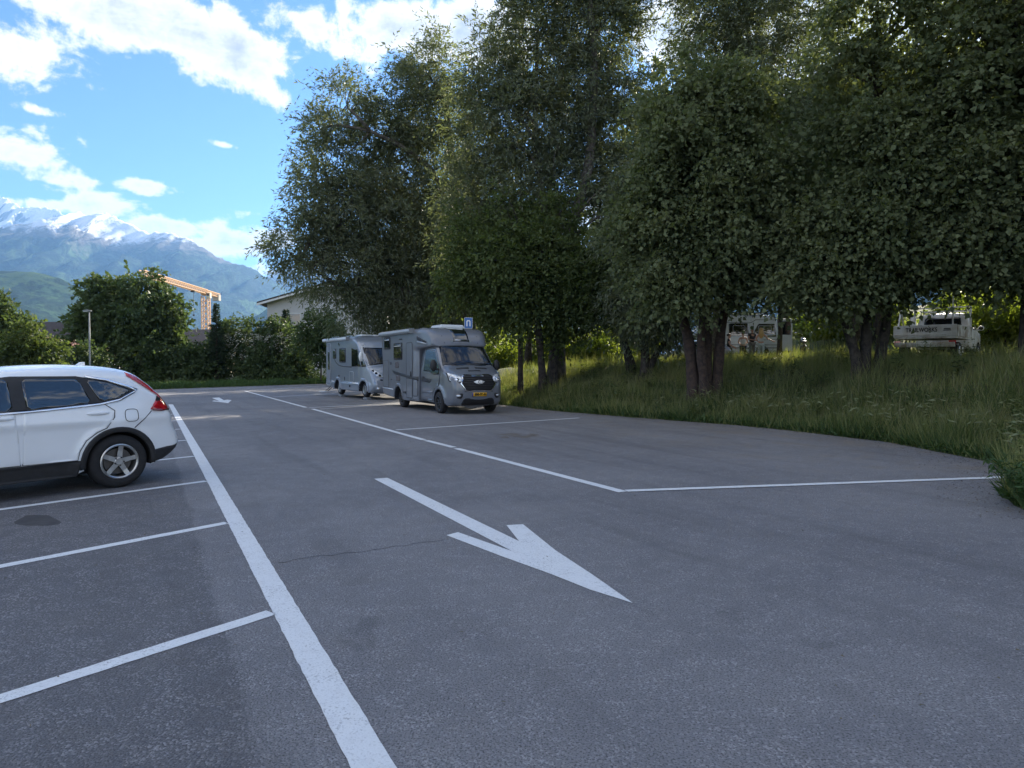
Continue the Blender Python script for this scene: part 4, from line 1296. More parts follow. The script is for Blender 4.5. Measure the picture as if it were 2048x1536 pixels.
def B_(px, py, rp, Y, dz=1.0, w=1.0, sx=1.0):
    """a lobe of a crown measured in the photograph at distance Y"""
    p = at(px, py, Y); r_ = rp / F_PX * Y
    return (tuple(p), (r_ * sx, r_ * .85 * dz, r_), w)


def base_at(px, Y):
    X = (px - 1024) / F_PX * Y
    return (X, Y, tz(X, Y) - .05)


def stem(base, px_pts, Y, r0, r1):
    return ([base] + [tuple(at(px, py, yy)) for (px, py), yy in zip(px_pts, Y if isinstance(Y, (list, tuple)) else [Y] * len(px_pts))], r0, r1)


# ---- the row of trees on the bank
G1 = 'tall trees on the grassy bank'
b0 = base_at(925, 37)
tree('willow_tree', 'broad grey-green willow with drooping limbs above the silver motorhome', 'tree', G1, b0,
     [stem(b0, [(930, 600), (915, 450), (905, 330), (890, 200)], [37, 37, 36.5, 36], .42, .14), stem(b0, [(920, 560), (880, 350), (800, 290), (740, 262)], [37, 36, 35, 34], .30, .08), stem(b0, [(900, 620), (780, 600), (690, 580), (600, 520)], [37, 36, 35, 34], .24, .05)],
     [B_(690, 215, 62, 35), B_(640, 260, 42, 34.5), B_(660, 330, 60, 35), B_(640, 400, 62, 35), B_(700, 430, 80, 35), B_(610, 480, 52, 34.5), B_(570, 495, 40, 34), B_(620, 545, 48, 34.5), B_(760, 260, 60, 36), B_(770, 350, 85, 36),
      B_(860, 130, 60, 36), B_(835, 200, 70, 36), B_(880, 250, 85, 37), B_(850, 340, 95, 37), B_(790, 450, 95, 36), B_(720, 530, 80, 35.5), B_(860, 470, 100, 37), B_(800, 570, 85, 36), B_(700, 610, 60, 35.5), B_(880, 590, 75, 37), B_(660, 470, 60, 35), B_(760, 610, 55, 36)],
     'lance', 150000, .21, LEAF_WILLOW, 11, BARKP, per=60, clump=.5, droop=.35, twigs=110, ratio=.26)
b0 = base_at(1112, 29.5)
tree('willow_tree', 'tallest pale-barked willow reaching past the top of the picture', 'tree', G1, b0,
     [stem(b0, [(1118, 620), (1130, 500), (1150, 430), (1180, 330), (1190, 150), (1180, 0), (1170, -120)], [29.5, 29.5, 30, 30.5, 30.5, 30, 30], .36, .12), stem(b0, [(1110, 560), (1085, 400), (1070, 250), (1075, 60)], [29.5, 30.5, 31, 31], .26, .07)],
     [B_(1015, 60, 45, 31), B_(1000, 130, 62, 31), B_(975, 190, 60, 31), B_(1085, 30, 70, 31), B_(1080, 140, 80, 31.5), B_(1040, 240, 90, 31), B_(970, 290, 80, 31.5), B_(1130, 240, 85, 31.5), B_(1190, 60, 80, 31), B_(1180, 170, 85, 31.5), B_(1230, 20, 60, 31), B_(1150, -60, 100, 31), B_(1060, -60, 70, 31), B_(1240, -70, 90, 31), B_(1150, -170, 90, 31),
      B_(960, 400, 85, 31.5), B_(1050, 380, 95, 31), B_(1130, 360, 70, 31), B_(1220, 270, 75, 31.5), B_(1240, 170, 60, 31.5), B_(1250, 350, 60, 31.5), B_(1030, 470, 80, 31), B_(940, 490, 70, 31.5), B_(1240, 420, 50, 31.5)],
     'lance', 170000, .20, LEAF_WILLOW, 12, BARKP, per=60, clump=.48, droop=.25, twigs=110, ratio=.26)
b0 = base_at(1425, 35.5)
tree('willow_tree', 'feathery willow rising behind the big dark maple', 'tree', G1, b0,
     [stem(b0, [(1440, 560), (1480, 350), (1500, 150), (1490, -60)], [35, 34, 33, 33], .24, .1), stem(b0, [(1500, 450), (1590, 250), (1650, 60)], [35, 34, 33], .16, .06)],
     [B_(1420, 30, 90, 33), B_(1420, 110, 80, 33), B_(1510, 40, 100, 33), B_(1600, 60, 80, 33, 1, .5), B_(1500, 150, 90, 33), B_(1590, 170, 75, 33, 1, .5), B_(1430, -60, 100, 33), B_(1560, -80, 110, 33), B_(1680, 20, 70, 33, 1, .4), B_(1660, -70, 80, 33, 1, .4), B_(1500, 260, 90, 33), B_(1480, 400, 90, 33)],
     'lance', 80000, .20, LEAF_WILLOW, 13, BARKP, per=60, clump=.5, droop=.25, twigs=60, ratio=.26)
b0 = base_at(1088, 28)
tree('maple_tree', 'dark leafy maple with twin trunks beside the parking sign', 'tree', G1, b0,
     [stem(b0, [(1080, 690), (1070, 600), (1050, 520)], 28, .20, .09), stem((b0[0] + .35, b0[1] + .3, b0[2]), [(1112, 670), (1115, 600), (1130, 540)], 28.3, .19, .09)],
     [B_(960, 548, 55, 28.6), B_(1000, 520, 65, 28.2), B_(1060, 540, 75, 28), B_(1110, 570, 65, 28), B_(1050, 600, 55, 28), B_(1005, 585, 48, 28.4), B_(925, 540, 40, 29), B_(900, 590, 30, 29), B_(1150, 590, 42, 28), B_(1020, 450, 60, 29), B_(950, 480, 55, 29), B_(1180, 540, 36, 28.5), B_(1110, 440, 50, 29), B_(1120, 630, 42, 28), B_(1090, 500, 55, 28), B_(1140, 540, 50, 28.3), B_(1150, 640, 30, 28)],
     'oval', 56000, .14, LEAF_LIME, 14, per=60, clump=.48, droop=.4, twigs=70)
b0 = base_at(1041, 29)
tree('young_tree', 'slim straight-trunked tree next to the bright field', 'tree', G1, b0,
     [stem(b0, [(1041, 680), (1040, 620), (1035, 540)], 29, .13, .06)],
     [B_(1030, 590, 42, 29), B_(1010, 610, 35, 29), B_(1050, 570, 45, 29), B_(990, 640, 22, 29)], 'oval', 9000, .14, LEAF_LIME, 15, per=50, clump=.35, droop=.4, twigs=24, limb=.05)
b0 = base_at(1262, 27)
tree('young_tree', 'slender tree with two stems leaning left out of tall grass', 'tree', G1, b0,
     [stem(b0, [(1245, 670), (1225, 630), (1205, 600), (1185, 560)], 27, .14, .06), stem((b0[0] + .2, b0[1] + .1, b0[2]), [(1250, 680), (1240, 640), (1222, 590), (1210, 540)], 27.2, .12, .05)],
     [B_(1190, 540, 50, 27), B_(1230, 560, 50, 27), B_(1210, 600, 40, 27), B_(1180, 600, 36, 27), B_(1240, 510, 45, 27), B_(1160, 560, 36, 27)], 'oval', 12000, .14, LEAF_LIME, 16, per=50, clump=.35, droop=.4, twigs=30, limb=.05)
b0 = base_at(1292, 26)
tree('goat_willow', 'low grey-green bushy tree with a forked, spreading dark trunk', 'tree', G1, b0,
     [stem(b0, [(1290, 695), (1282, 670), (1270, 600), (1265, 480)], 26, .22, .08), stem(b0, [(1310, 710), (1335, 680), (1350, 640), (1360, 600)], [25.9, 25.6, 25.5, 25.5], .15, .06)],
     [B_(1270, 600, 55, 26), B_(1290, 540, 60, 26), B_(1255, 470, 55, 26), B_(1310, 620, 50, 25.7), B_(1280, 430, 55, 26.5), B_(1330, 640, 40, 25.5), B_(1300, 360, 60, 26.5), B_(1330, 560, 55, 25.7), B_(1265, 650, 32, 26), B_(1345, 660, 28, 25.5)],
     'lance', 45000, .17, LEAF_WILLOW, 17, per=60, clump=.4, droop=.35, twigs=60, ratio=.28)
b0 = base_at(1410, 21.5)
tree('maple_tree', 'big dark maple on a thick cluster of reddish trunks by the people', 'tree', G1, b0,
     [stem((b0[0] - .32, b0[1], b0[2]), [(1380, 690), (1366, 640), (1345, 560), (1335, 420)], 21.5, .21, .09), stem(b0, [(1412, 680), (1415, 600), (1420, 450), (1430, 260)], 21.6, .22, .09), stem((b0[0] + .32, b0[1] - .05, b0[2]), [(1440, 680), (1450, 610), (1490, 480), (1510, 350)], 21.5, .18, .08), stem((b0[0] - .05, b0[1] - .3, b0[2]), [(1400, 690), (1405, 640), (1400, 520)], 21.2, .16, .08)],
     [B_(1400, 200, 85, 20.5), B_(1340, 270, 70, 20.5), B_(1470, 230, 85, 20.5), B_(1400, 310, 95, 20), B_(1330, 380, 70, 20.5), B_(1480, 350, 100, 20), B_(1370, 460, 90, 20), B_(1460, 460, 95, 19.8), B_(1540, 430, 75, 20.5), B_(1400, 540, 72, 20), B_(1330, 520, 60, 20.5), B_(1490, 500, 65, 20), B_(1345, 580, 44, 20.3), B_(1400, 575, 44, 20), B_(1540, 500, 62, 20.3), B_(1510, 565, 22, 20.3), B_(1590, 550, 28, 20.3), B_(1400, 410, 100, 21.5), B_(1545, 330, 60, 20.5), B_(1600, 390, 55, 20), B_(1620, 470, 50, 19.5), B_(1270, 460, 40, 21), B_(1290, 530, 40, 21), B_(1560, 240, 40, 21, 1, .6), B_(1350, 170, 34, 20.8, 1, .7), B_(1490, 160, 40, 21, 1, .7), B_(1580, 470, 55, 19.5), B_(1300, 300, 40, 20.5), B_(1285, 400, 36, 20.5), B_(1440, 170, 40, 20.5), B_(1600, 515, 42, 19.3)],
     'maple', 105000, .128, LEAF_MAPLE, 18, mat('bark_red', (.085, .055, .042), .95, color2=(.04, .028, .024), scale=8, bump=1, bscale=20), per=240, clump=.47, droop=.5, twigs=160, shelf=.45, nn=.55, hollow=.5)
b0 = base_at(1728, 19.3)
tree('maple_tree', 'wide maple with three splayed trunks in front of the pickup', 'tree', G1, b0,
     [stem((b0[0] - .15, b0[1], b0[2]), [(1712, 710), (1695, 660), (1680, 600), (1660, 420)], 19.3, .18, .08), stem(b0, [(1732, 690), (1735, 600), (1745, 420), (1745, 280), (1760, 100)], 19.3, .17, .07), stem((b0[0] + .38, b0[1] + .1, b0[2]), [(1766, 690), (1778, 600), (1820, 430), (1880, 260)], 19.3, .17, .07)],
     [B_(1640, 545, 45, 18.5), B_(1610, 520, 60, 18.8), B_(1690, 530, 62, 18.3), B_(1650, 460, 65, 18.8), B_(1740, 490, 64, 18), B_(1755, 530, 46, 18.2), B_(1800, 460, 90, 17.8), B_(1710, 440, 60, 18.5), B_(1850, 475, 70, 17.8), B_(1790, 360, 78, 18), B_(1860, 420, 90, 17.6), B_(1850, 300, 90, 17.8), B_(1775, 260, 62, 18.3, 1, .75), B_(1840, 210, 78, 18, 1, .5), B_(1825, 535, 26, 18), B_(1735, 150, 60, 18.5, 1, .35), B_(1690, 230, 50, 18.8, 1, .45), B_(1670, 100, 60, 19, 1, .28), B_(1790, 60, 75, 18.5, 1, .28), B_(1760, -30, 80, 18.5, 1, .28), B_(1885, 110, 85, 18.2, 1, .3), B_(1880, -10, 90, 18.3, 1, .28), B_(1610, 555, 30, 18.6)],
     'maple', 112000, .122, LEAF_MAPLE, 19, per=240, clump=.45, droop=.5, twigs=170, shelf=.45, nn=.55, hollow=.5)
b0 = base_at(2060, 17.5)
tree('maple_tree', 'maple whose low boughs hang down over the sunlit slope beyond the pickup', 'tree', G1, b0,
     [stem(b0, [(2060, 560), (2050, 350), (2040, 150)], 17.5, .25, .09), stem(b0, [(2100, 450), (2150, 250)], 17.2, .2, .08)],
     [B_(1950, 450, 80, 16.8), B_(2030, 510, 62, 16.5), B_(1990, 400, 95, 16.5), B_(1960, 290, 95, 17), B_(2050, 300, 110, 16.8), B_(2000, 190, 90, 17, 1, .5), B_(2080, 450, 100, 16.5), B_(2040, 60, 90, 17, 1, .25), B_(2120, 150, 120, 17), B_(2150, 350, 120, 17), B_(2060, -60, 120, 17), B_(2180, 520, 90, 17), B_(2045, 555, 34, 16.5), B_(1925, 490, 40, 17), B_(1960, 70, 80, 17.3, 1, .3)],
     'maple', 66000, .132, LEAF_MAPLE, 20, per=240, clump=.45, droop=.5, twigs=100, shelf=.45, nn=.55, hollow=.5)
# trees added further right and behind the row to shade the car park
rt = [(15.5, 11.5, 13.5), (18.5, 17.5, 15), (20.5, 27.0, 15), (8.5, 38.0, 16), (-4.0, 52.0, 16), (-9.0, 66.0, 16), (-2.0, 71.0, 17), (1.0, 44.0, 10.5), (-2.5, 47.0, 10.5), (17.0, 43.0, 15.5), (21.5, 40.0, 16), (25.5, 31.0, 15), (19.0, 37.5, 15.5), (31.5, 33.5, 16), (29, 22, 16), (24, 14, 15)]
LBL = ['leafy tree on the bank past the last overhanging maple', 'leafy tree standing beyond the pickup', 'tall leafy tree on the slope between the pickup and the camper van', 'leafy tree behind the forked low tree and silver car', 'leafy tree behind the willow, near the far end of the bank', 'leafy tree behind the willow, beyond the silver motorhome', 'leafy tree on the slope farthest behind the willow', 'high-crowned tree at the edge of the bright field', 'high-crowned tree beside the field, close behind the willow', 'tall tree behind the camper van\'s middle', 'tall tree on the slope behind the motorcycle', 'tall tree on the slope straight behind the pickup', 'tall tree on the slope midway between motorcycle and pickup', 'tallest tree far up the slope behind the pickup', 'tall tree on the slope past the pickup\'s nose', 'leafy tree on the slope behind the last bank tree']
proto = {}
LOW = ((0, 0, 11, 2.6), (-1.8, .6, 8.6, 2.4), (1.9, -.4, 8.8, 2.4), (.3, -1.7, 7, 2.3), (-.4, 1.8, 7.4, 2.3), (-2.2, -1, 5.6, 1.9), (2.1, 1.2, 5.6, 1.9), (0, 0, 5.6, 2.2))
HIGH = ((0, 0, 12.6, 1.7), (-1.5, .5, 11.2, 1.6), (1.5, -.5, 11.3, 1.6), (.4, -1.5, 10.2, 1.6), (-.4, 1.6, 10.2, 1.6), (-1.9, -.9, 9.4, 1.4), (1.9, 1.0, 9.4, 1.4), (0, 0, 9.2, 1.6))  # raised crowns, shaped to block sun from the asphalt and let it reach the bank
for i, (x, y, h) in enumerate(rt):
    z = tz(x, y) - .1
    hi = i >= 7
    if hi not in proto:
        k = h / 14
        proto[hi] = (tree('broadleaf_tree', LBL[i], 'tree', 'trees standing behind the front row', (x, y, z), [([(x, y, z), (x + .2, y, z + 4), (x, y + .2, z + (11 if hi else 9) * k)], .26, .1)],
                     [((x + dx, y + dy, z + dz * k), (rr * k, rr * k, rr * 1.1 * k), 1) for dx, dy, dz, rr in (HIGH if hi else LOW)],
                     'oval', 17000, .25, LEAF_MAPLE, 40 + i, per=50, clump=.6, droop=.4, twigs=24), h)
    else:
        p0, h0 = proto[hi]
        c = copy_tree(p0); c.location = (x, y, z); q = h / h0; c.scale = (q, q, q); c.rotation_euler = (0, 0, i * 1.9)
        c['label'] = LBL[i]

for (x, y, lab) in ((11.5, 29.5, 'slender tree whose trunk stands in front of the camper van\'s rear'), (15.0, 28.0, 'slender tree between the three-trunk maple and the pickup')):  # crowns set to keep sun off the asphalt; the second tree is added
    z = tz(x, y) - .1
    tree('young_tree', lab, 'tree', 'slender trees behind the front maples', (x, y, z), [([(x, y, z), (x + .1, y, z + 2.2), (x - .1, y + .1, z + 4.8)], .13, .06)],
         [((x + dx, y + dy, z + dz), (rr, rr, rr * .9), 1) for dx, dy, dz, rr in ((0, 0, 5.6, 1.7), (-1.5, .3, 4.9, 1.4), (1.5, -.3, 4.9, 1.4), (.2, -1.0, 4.3, 1.2), (-2.6, 0, 4.4, 1.0), (2.6, 0, 4.4, 1.0))],
         'oval', 6500, .17, LEAF_LIME, int(x * 7), per=50, clump=.42, droop=.35, twigs=20, limb=.05)

# ---- far end of the car park
G2 = 'trees and shrubs beyond the far end of the car park'


def fb(px, Y):
    X = (px - 1024) / F_PX * Y; return (X, Y, tz(X, Y) - .05)


b0 = fb(270, 62)
tree('broadleaf_tree', 'large rounded dark green tree behind the white car and lamp post', 'tree', G2, b0, [stem(b0, [(272, 690), (268, 640), (270, 590)], 62, .3, .12)],
     [B_(270, 640, 62, 61), B_(215, 650, 50, 61), B_(318, 650, 42, 61), B_(240, 595, 40, 61.5), B_(290, 585, 36, 61.5), B_(200, 600, 34, 61.5), B_(332, 612, 32, 61), B_(175, 640, 32, 61), B_(352, 655, 24, 61), B_(220, 710, 46, 60.5), B_(290, 705, 50, 60), B_(338, 705, 36, 60.5), B_(165, 690, 36, 61), B_(190, 575, 22, 61.5), B_(295, 560, 16, 61.5)],
     'oval', 42000, .30, LEAF_HEDGE, 51, per=60, clump=.55, droop=.3, twigs=40)
b0 = fb(55, 44)
tree('young_tree', 'bright sunlit light green tree left of the lamp post', 'tree', G2, b0, [stem(b0, [(55, 720), (55, 670)], 44, .14, .06)],
     [B_(60, 670, 24, 44), B_(35, 700, 34, 44), B_(80, 705, 34, 44), B_(60, 730, 38, 44), B_(105, 728, 22, 44), B_(0, 710, 34, 44)], 'oval', 14000, .2, LEAF_LIME, 52, per=50, clump=.4, twigs=20, limb=.05)
b0 = fb(-20, 50)
tree('broadleaf_tree', 'dark spreading tree behind the bright young tree', 'tree', G2, b0, [stem(b0, [(-20, 690), (-15, 640)], 50, .2, .08)],
     [B_(10, 650, 36, 50), B_(-30, 640, 46, 50), B_(0, 620, 24, 50), B_(-40, 700, 50, 50)], 'oval', 12000, .24, LEAF_HEDGE, 53, per=50, clump=.45, twigs=20, limb=.05)
for i, (px, py, rp, Y, lab) in enumerate([(480, 690, 46, 62, 'elder bush dotted with flat white flower heads, beside the conifer'), (560, 690, 44, 62, 'tall elder bush with white flower heads by the white gabled house')]):
    b0 = fb(px, Y)
    t = tree('elder_bush', lab, 'bush', G2, b0, [stem(b0, [(px, 720), (px + 3, 690)], Y, .1, .05)],
             [B_(px, py - 15, rp * .8, Y), B_(px - 30, py + 15, rp * .8, Y), B_(px + 28, py + 10, rp * .85, Y), B_(px, py + 35, rp, Y), B_(px - 15, py - 35, rp * .4, Y)], 'oval', 13000, .22, LEAF_HEDGE, 60 + i, per=50, clump=.4, twigs=20, limb=.05)
    rs = np.random.default_rng(70 + i)
    n = 150; a = rs.uniform(-1.2, 1.2, n); P = np.array([tuple(Vector(at(px + rp * 1.15 * math.sin(q), py - 25 + 55 * rs.random() ** 1.3 + abs(q) * 8, Y - 1.3 * math.cos(q) - .3)) - Vector(b0)) for q in a])
    me = leaf_mesh('flower_heads', np.repeat(P, 6, 0) + rs.normal(size=(n * 6, 3)) * .07, unit(rs, n * 6) * np.array([1, 1, .3]), np.tile([[0, -.5, 1.0]], (n * 6, 1)), .11, .11, 'oval', rs)
    tag(link_mesh('flower_heads', me, mat('elder_flower', (.62, .62, .50), .8, var=.3, scale=3), t), kind='stuff')
HL = ['dark clipped shrub at the right end of the far hedge, beside the silver motorhome', 'dense hedge shrub below the crane mast', 'dense hedge shrub behind the tail of the white car', 'dark shrub between the two elder bushes', 'dark shrub in front of the house wall', 'low dark shrub at the foot of the big rounded tree', 'dark shrub at the foot of the lamp post']
for i, (px, py, rp, Y) in enumerate([(642, 665, 36, 58), (420, 725, 34, 61), (375, 730, 30, 59.5), (520, 735, 32, 60.5), (590, 740, 30, 60), (320, 740, 28, 59), (170, 735, 34, 52)]):
    b0 = fb(px, Y)
    tree('hedge_shrub', HL[i], 'shrub', G2, b0, [stem(b0, [(px, 735), (px + 2, 700)], Y, .08, .04)],
         [B_(px, py - 8, rp, Y), B_(px - 22, py + 14, rp * .85, Y), B_(px + 22, py + 14, rp * .85, Y), B_(px, py + 28, rp * 1.0, Y - .6), B_(px + 8, py - 24, rp * .6, Y)], 'oval', 9000, .22, LEAF_HEDGE, 80 + i, per=50, clump=.4, twigs=14, limb=.05)


def conifer(name, label, px, Y, py_top, wpx, seed):
    rs = np.random.default_rng(seed); b0 = fb(px, Y); topz = at(px, py_top, Y).z; H = topz - b0[2]
    t = tag(empty(name, b0), label, 'tree', G2)
    mb = MB(); mb.tube([(0, 0, 0), (0, 0, H * .5), (0, 0, H)], [.16, .1, .01], 8); mb.build('trunk', BARK, t, True)
    W = wpx / F_PX * Y; P, D = [], []
    mb = MB()
    z = H * .1
    while z < H * .985:
        rad = W * (1 - z / H) ** .8 * (.8 + .3 * rs.random()) + .08
        for k in range(7):
            a = rs.uniform(0, 2 * PI); d = np.array([math.cos(a), math.sin(a), .25])
            L = rad * rs.uniform(.75, 1.1)
            mb.tube([(0, 0, z), tuple(d * L * np.array([1, 1, .5]) + np.array([0, 0, z])), tuple(d * L * 1.08 + np.array([0, 0, z + L * .05]))], [.02, .012, .003], 4)
            n = int(14 + 40 * L)
            s = rs.random(n) ** .7
            base = np.array([0, 0, z]) + d * (L * s)[:, None] * np.array([1, 1, .6])
            P.append(base + rs.normal(size=(n, 3)) * .04); D.append(np.tile(d, (n, 1)) + rs.normal(size=(n, 3)) * .7)
        z += H * .03
    tag(mb.build('branches', BARK, t), kind='stuff')
    P, D = np.concatenate(P), np.concatenate(D); n = len(P)
    me = leaf_mesh('crown', P, D, unit(rs, n) + [0, 0, .6], .22 * (.7 + .6 * rs.random(n)), .05, 'lance', rs)
    tag(link_mesh('crown', me, LEAF_CONIFER, t), kind='stuff')


conifer('fir_tree', 'narrow pointed fir tree in front of the crane mast', 434, 60, 606, 22, 91)
conifer('fir_tree', 'ragged conifer rising beside the white gabled house', 573, 64, 618, 32, 92)

# ---- sunny shrubs on the slope behind the trees
SH = 'sunlit shrubs of the field behind the trees'
rs = np.random.default_rng(5); shrub0 = None
for i, (px, Y) in enumerate([(985, 46), (1010, 52), (1035, 48), (960, 55), (1065, 55), (1100, 50), (1140, 46), (1170, 52), (1195, 44), (1220, 48), (1250, 50), (1290, 54), (1330, 50), (1620, 50), (1660, 46), (1700, 44), (1760, 42), (1960, 33), (1985, 37), (2010, 31), (2040, 35), (2025, 41), (1950, 42), (1930, 36), (2080, 30), (2120, 34)]):
    X = (px - 1024) / F_PX * Y; z = tz(X, Y) - .1
    if shrub0 is None:
        shrub0 = tree('shrub', 'yellow-green shrub of the bright field behind the twin-trunk maple and slim trees', 'shrub', SH, (X, Y, z), [([(X, Y, z), (X, Y, z + 1.2)], .07, .03)],
                      [((X, Y, z + 1.2), (1.3, 1.3, 1.0), 1), ((X - .8, Y + .3, z + .9), (.9, .9, .8), 1), ((X + .9, Y - .2, z + 1.0), (.9, .9, .8), 1), ((X + .1, Y - .6, z + 1.9), (.7, .7, .6), 1)], 'oval', 5200, .17, LEAF_SUNNY, 99, per=40, clump=.3, twigs=16, limb=.04)
    else:
        c = copy_tree(shrub0); s = rs.uniform(.75, 1.35); c.location = (X, Y, z); c.scale = (s, s, s * rs.uniform(.8, 1.2)); c.rotation_euler = (0, 0, rs.uniform(0, 6))
        if 1500 < px < 1800: c['label'] = 'leafy shrub in broken shade behind the motorcycle'; c['group'] = 'shrubs behind the motorcycle'
        elif px > 1900: c['label'] = 'leafy shrub on the slope rising beyond the pickup'; c['group'] = 'shrubs on the slope beyond the pickup'


# ------------------------------------------------------------------ grass
def grass(name, label, P, h, w, m, seed, lean=.5, shape='blade'):
    rs = np.random.default_rng(seed); n = len(P)
    D = rs.normal(size=(n, 3)) * lean * .6; D[:, 2] = 1
    N = unit(rs, n); N[:, 2] *= .2
    H = h * (.45 + .75 * rs.random(n)) * (.8 + .38 * np.sin(P[:, 0] * 1.9 + 1.3 * np.sin(P[:, 1] * 1.1)) * np.sin(P[:, 1] * 1.6 + 2))
    me = leaf_mesh(name, P, D, N, H, np.full(n, w), shape, rs)
    return tag(link_mesh(name, me, m), label, 'grass', None, 'stuff')


def scatter(n, seed, dmin, dmax, xr, yr, bank=True, clumpy=.5):
    rs = np.random.default_rng(seed); out = []
    got = 0
    while got < n:
        k = n * 3
        x = rs.uniform(xr[0], xr[1], k); y = rs.uniform(yr[0], yr[1], k)
        d, _ = chain_dist(x, y, BANK if bank else REST); o, _ = chain_dist(x, y, REST if bank else BANK)
        ok = (~inside_np(x, y, LOT)) & (d > dmin) & (d < dmax) & (d < o + .01)
        # thin out with distance so that near ground gets most blades
        c = np.sin(x * 2.1 + np.sin(y * 1.7) * 1.5) * np.sin(y * 2.4 + np.sin(x * 1.3)) * .5 + .5
        ok &= rs.random(k) < (1 - clumpy) + clumpy * c
        ok &= rs.random(k) < np.clip((22 / np.maximum(np.hypot(x, y), 6)) ** 1.4, 0.05, 1)
        x, y = x[ok], y[ok]
        out.append(np.stack([x, y, terrain(x, y) - .02], 1)); got += len(x)
    return np.concatenate(out)[:n]


grass('meadow_grass', 'tall unmown grass covering the bank under the trees', scatter(120000, 1, -.02, 11, (-6, 26), (2, 36)), .60, .015, GRASS, 2, .65)
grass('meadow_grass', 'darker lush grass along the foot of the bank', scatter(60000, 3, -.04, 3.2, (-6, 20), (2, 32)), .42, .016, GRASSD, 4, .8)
grass('field_grass', 'sunlit long grass on the level ground behind the tree row', scatter(38000, 5, 8, 40, (-12, 50), (10, 80)), .6, .03, GRASS, 6, .5)
grass('straw_stalks', 'thin straw-coloured flowering grass stalks above the bank grass', scatter(9000, 7, .2, 10, (-4, 24), (3, 34)), .95, .008, STRAW, 8, .35)
grass('verge_grass', 'rough grass verge along the hedge at the far end', scatter(26000, 9, -.05, 4, (-34, -12), (34, 66), False), .5, .035, GRASSD, 10, .5)

# barley-like drooping seed heads near the asphalt edge and broad weeds
P = scatter(420, 11, .15, 1.9, (3, 10), (9, 21)); rs = np.random.default_rng(12); n = len(P)
hgt = rs.uniform(.4, .7, n); P2 = P.copy(); P2[:, 2] += hgt; P2[:, 0] -= .1
D = np.stack([-rs.uniform(.3, 1, n), rs.normal(size=n) * .4, rs.uniform(-.5, .5, n)], 1)
tag(link_mesh('barley_heads', leaf_mesh('barley_heads', P2, D, unit(rs, n), .17, .032, 'lance', rs), mat('barley', (.15, .18, .085), .7, color2=(.22, .23, .12), scale=2, transl=.3, attr=True)), 'drooping bristly wild barley heads at the edge of the asphalt', 'grass', None, 'stuff')
tag(link_mesh('barley_stalks', leaf_mesh('barley_stalks', P, P2 - P + rs.normal(size=(n, 3)) * .02, unit(rs, n), hgt * 1.02, .009, 'blade', rs), GRASS), 'thin green stalks carrying the wild barley heads', 'grass', None, 'stuff')
P = scatter(7000, 13, -.12, 1.2, (0, 10), (5, 24), clumpy=.9); n = len(P)
D = rs.normal(size=(n, 3)); D[:, 2] = np.abs(D[:, 2]) * .8 + .25
tag(link_mesh('weeds', leaf_mesh('weeds', P + np.array([0, 0, .03]), D, np.array([[0, 0, 1.]]) + rs.normal(size=(n, 3)) * .4, rs.uniform(.10, .30, n), rs.uniform(.03, .07, n), 'oval', rs), GRASSD), 'broad-leaved weeds spilling over the asphalt edge', 'weeds', None, 'stuff')


# clumps of taller broad-leaved weeds all over the bank
rs = np.random.default_rng(55); C0 = scatter(230, 56, .3, 8.5, (-3, 24), (5, 34), clumpy=.7); PW, DW, LW = [], [], []
for c0 in C0:
    hh = rs.uniform(.3, .95); k = int(60 + 70 * hh)
    for _ in range(5):
        a_ = rs.uniform(0, 2 * PI); e_ = np.array([math.cos(a_), math.sin(a_), 0]) * rs.uniform(.05, .35); t_ = rs.random(k // 5)
        PW.append(c0 + e_ * (t_ ** 1.5)[:, None] + np.array([0, 0, hh]) * t_[:, None] + rs.normal(size=(k // 5, 3)) * .03)
        d_ = rs.normal(size=(k // 5, 3)); d_[:, 2] = np.abs(d_[:, 2]) * .4 - .1; DW.append(d_); LW.append(rs.uniform(.06, .17, k // 5) * (1.2 - .6 * t_))
PW, DW, LW = np.concatenate(PW), np.concatenate(DW), np.concatenate(LW); n = len(PW)
tag(link_mesh('bank_weeds', leaf_mesh('bank_weeds', PW, DW, unit(rs, n) * .6 + [0, 0, 1], LW, LW * .42, 'oval', rs), mat('weed_leaf', (.055, .085, .032), .6, color2=(.15, .175, .07), scale=.8, transl=.3, attr=True, spec=.2)), 'tangled broad-leaved weeds growing through the bank grass', 'weeds', None, 'stuff')
# dead leaves, twigs and grit blown against the edge of the asphalt
rs = np.random.default_rng(77); PP = []
for a_, b_ in zip(BANK[4:14], BANK[5:15]):
    L_ = math.hypot(b_[0] - a_[0], b_[1] - a_[1]); k = int(150 * L_); u_ = rs.random(k); off_ = np.abs(rs.normal(size=k)) * .45
    nx_, ny_ = -(b_[1] - a_[1]) / L_, (b_[0] - a_[0]) / L_
    PP.append(np.stack([a_[0] + (b_[0] - a_[0]) * u_ + nx_ * off_, a_[1] + (b_[1] - a_[1]) * u_ + ny_ * off_, np.full(k, .006)], 1))
k = 700; PP.append(np.stack([rs.uniform(-4, 8, k), rs.uniform(3, 22, k), np.full(k, .006)], 1))
PP = np.concatenate(PP); PP = PP[inside_np(PP[:, 0], PP[:, 1], LOT)]; n = len(PP)
D = rs.normal(size=(n, 3)) * np.array([1, 1, .12]); N = rs.normal(size=(n, 3)) * .25; N[:, 2] += 1
tag(link_mesh('leaf_litter', leaf_mesh('leaf_litter', PP, D, N, rs.uniform(.010, .036, n), rs.uniform(.004, .015, n), 'oval', rs), mat('dead_leaf', (.16, .12, .07), .8, color2=(.09, .08, .05), scale=4, attr=True)), 'scattered dead leaves and grit on the asphalt', 'litter', None, 'stuff')


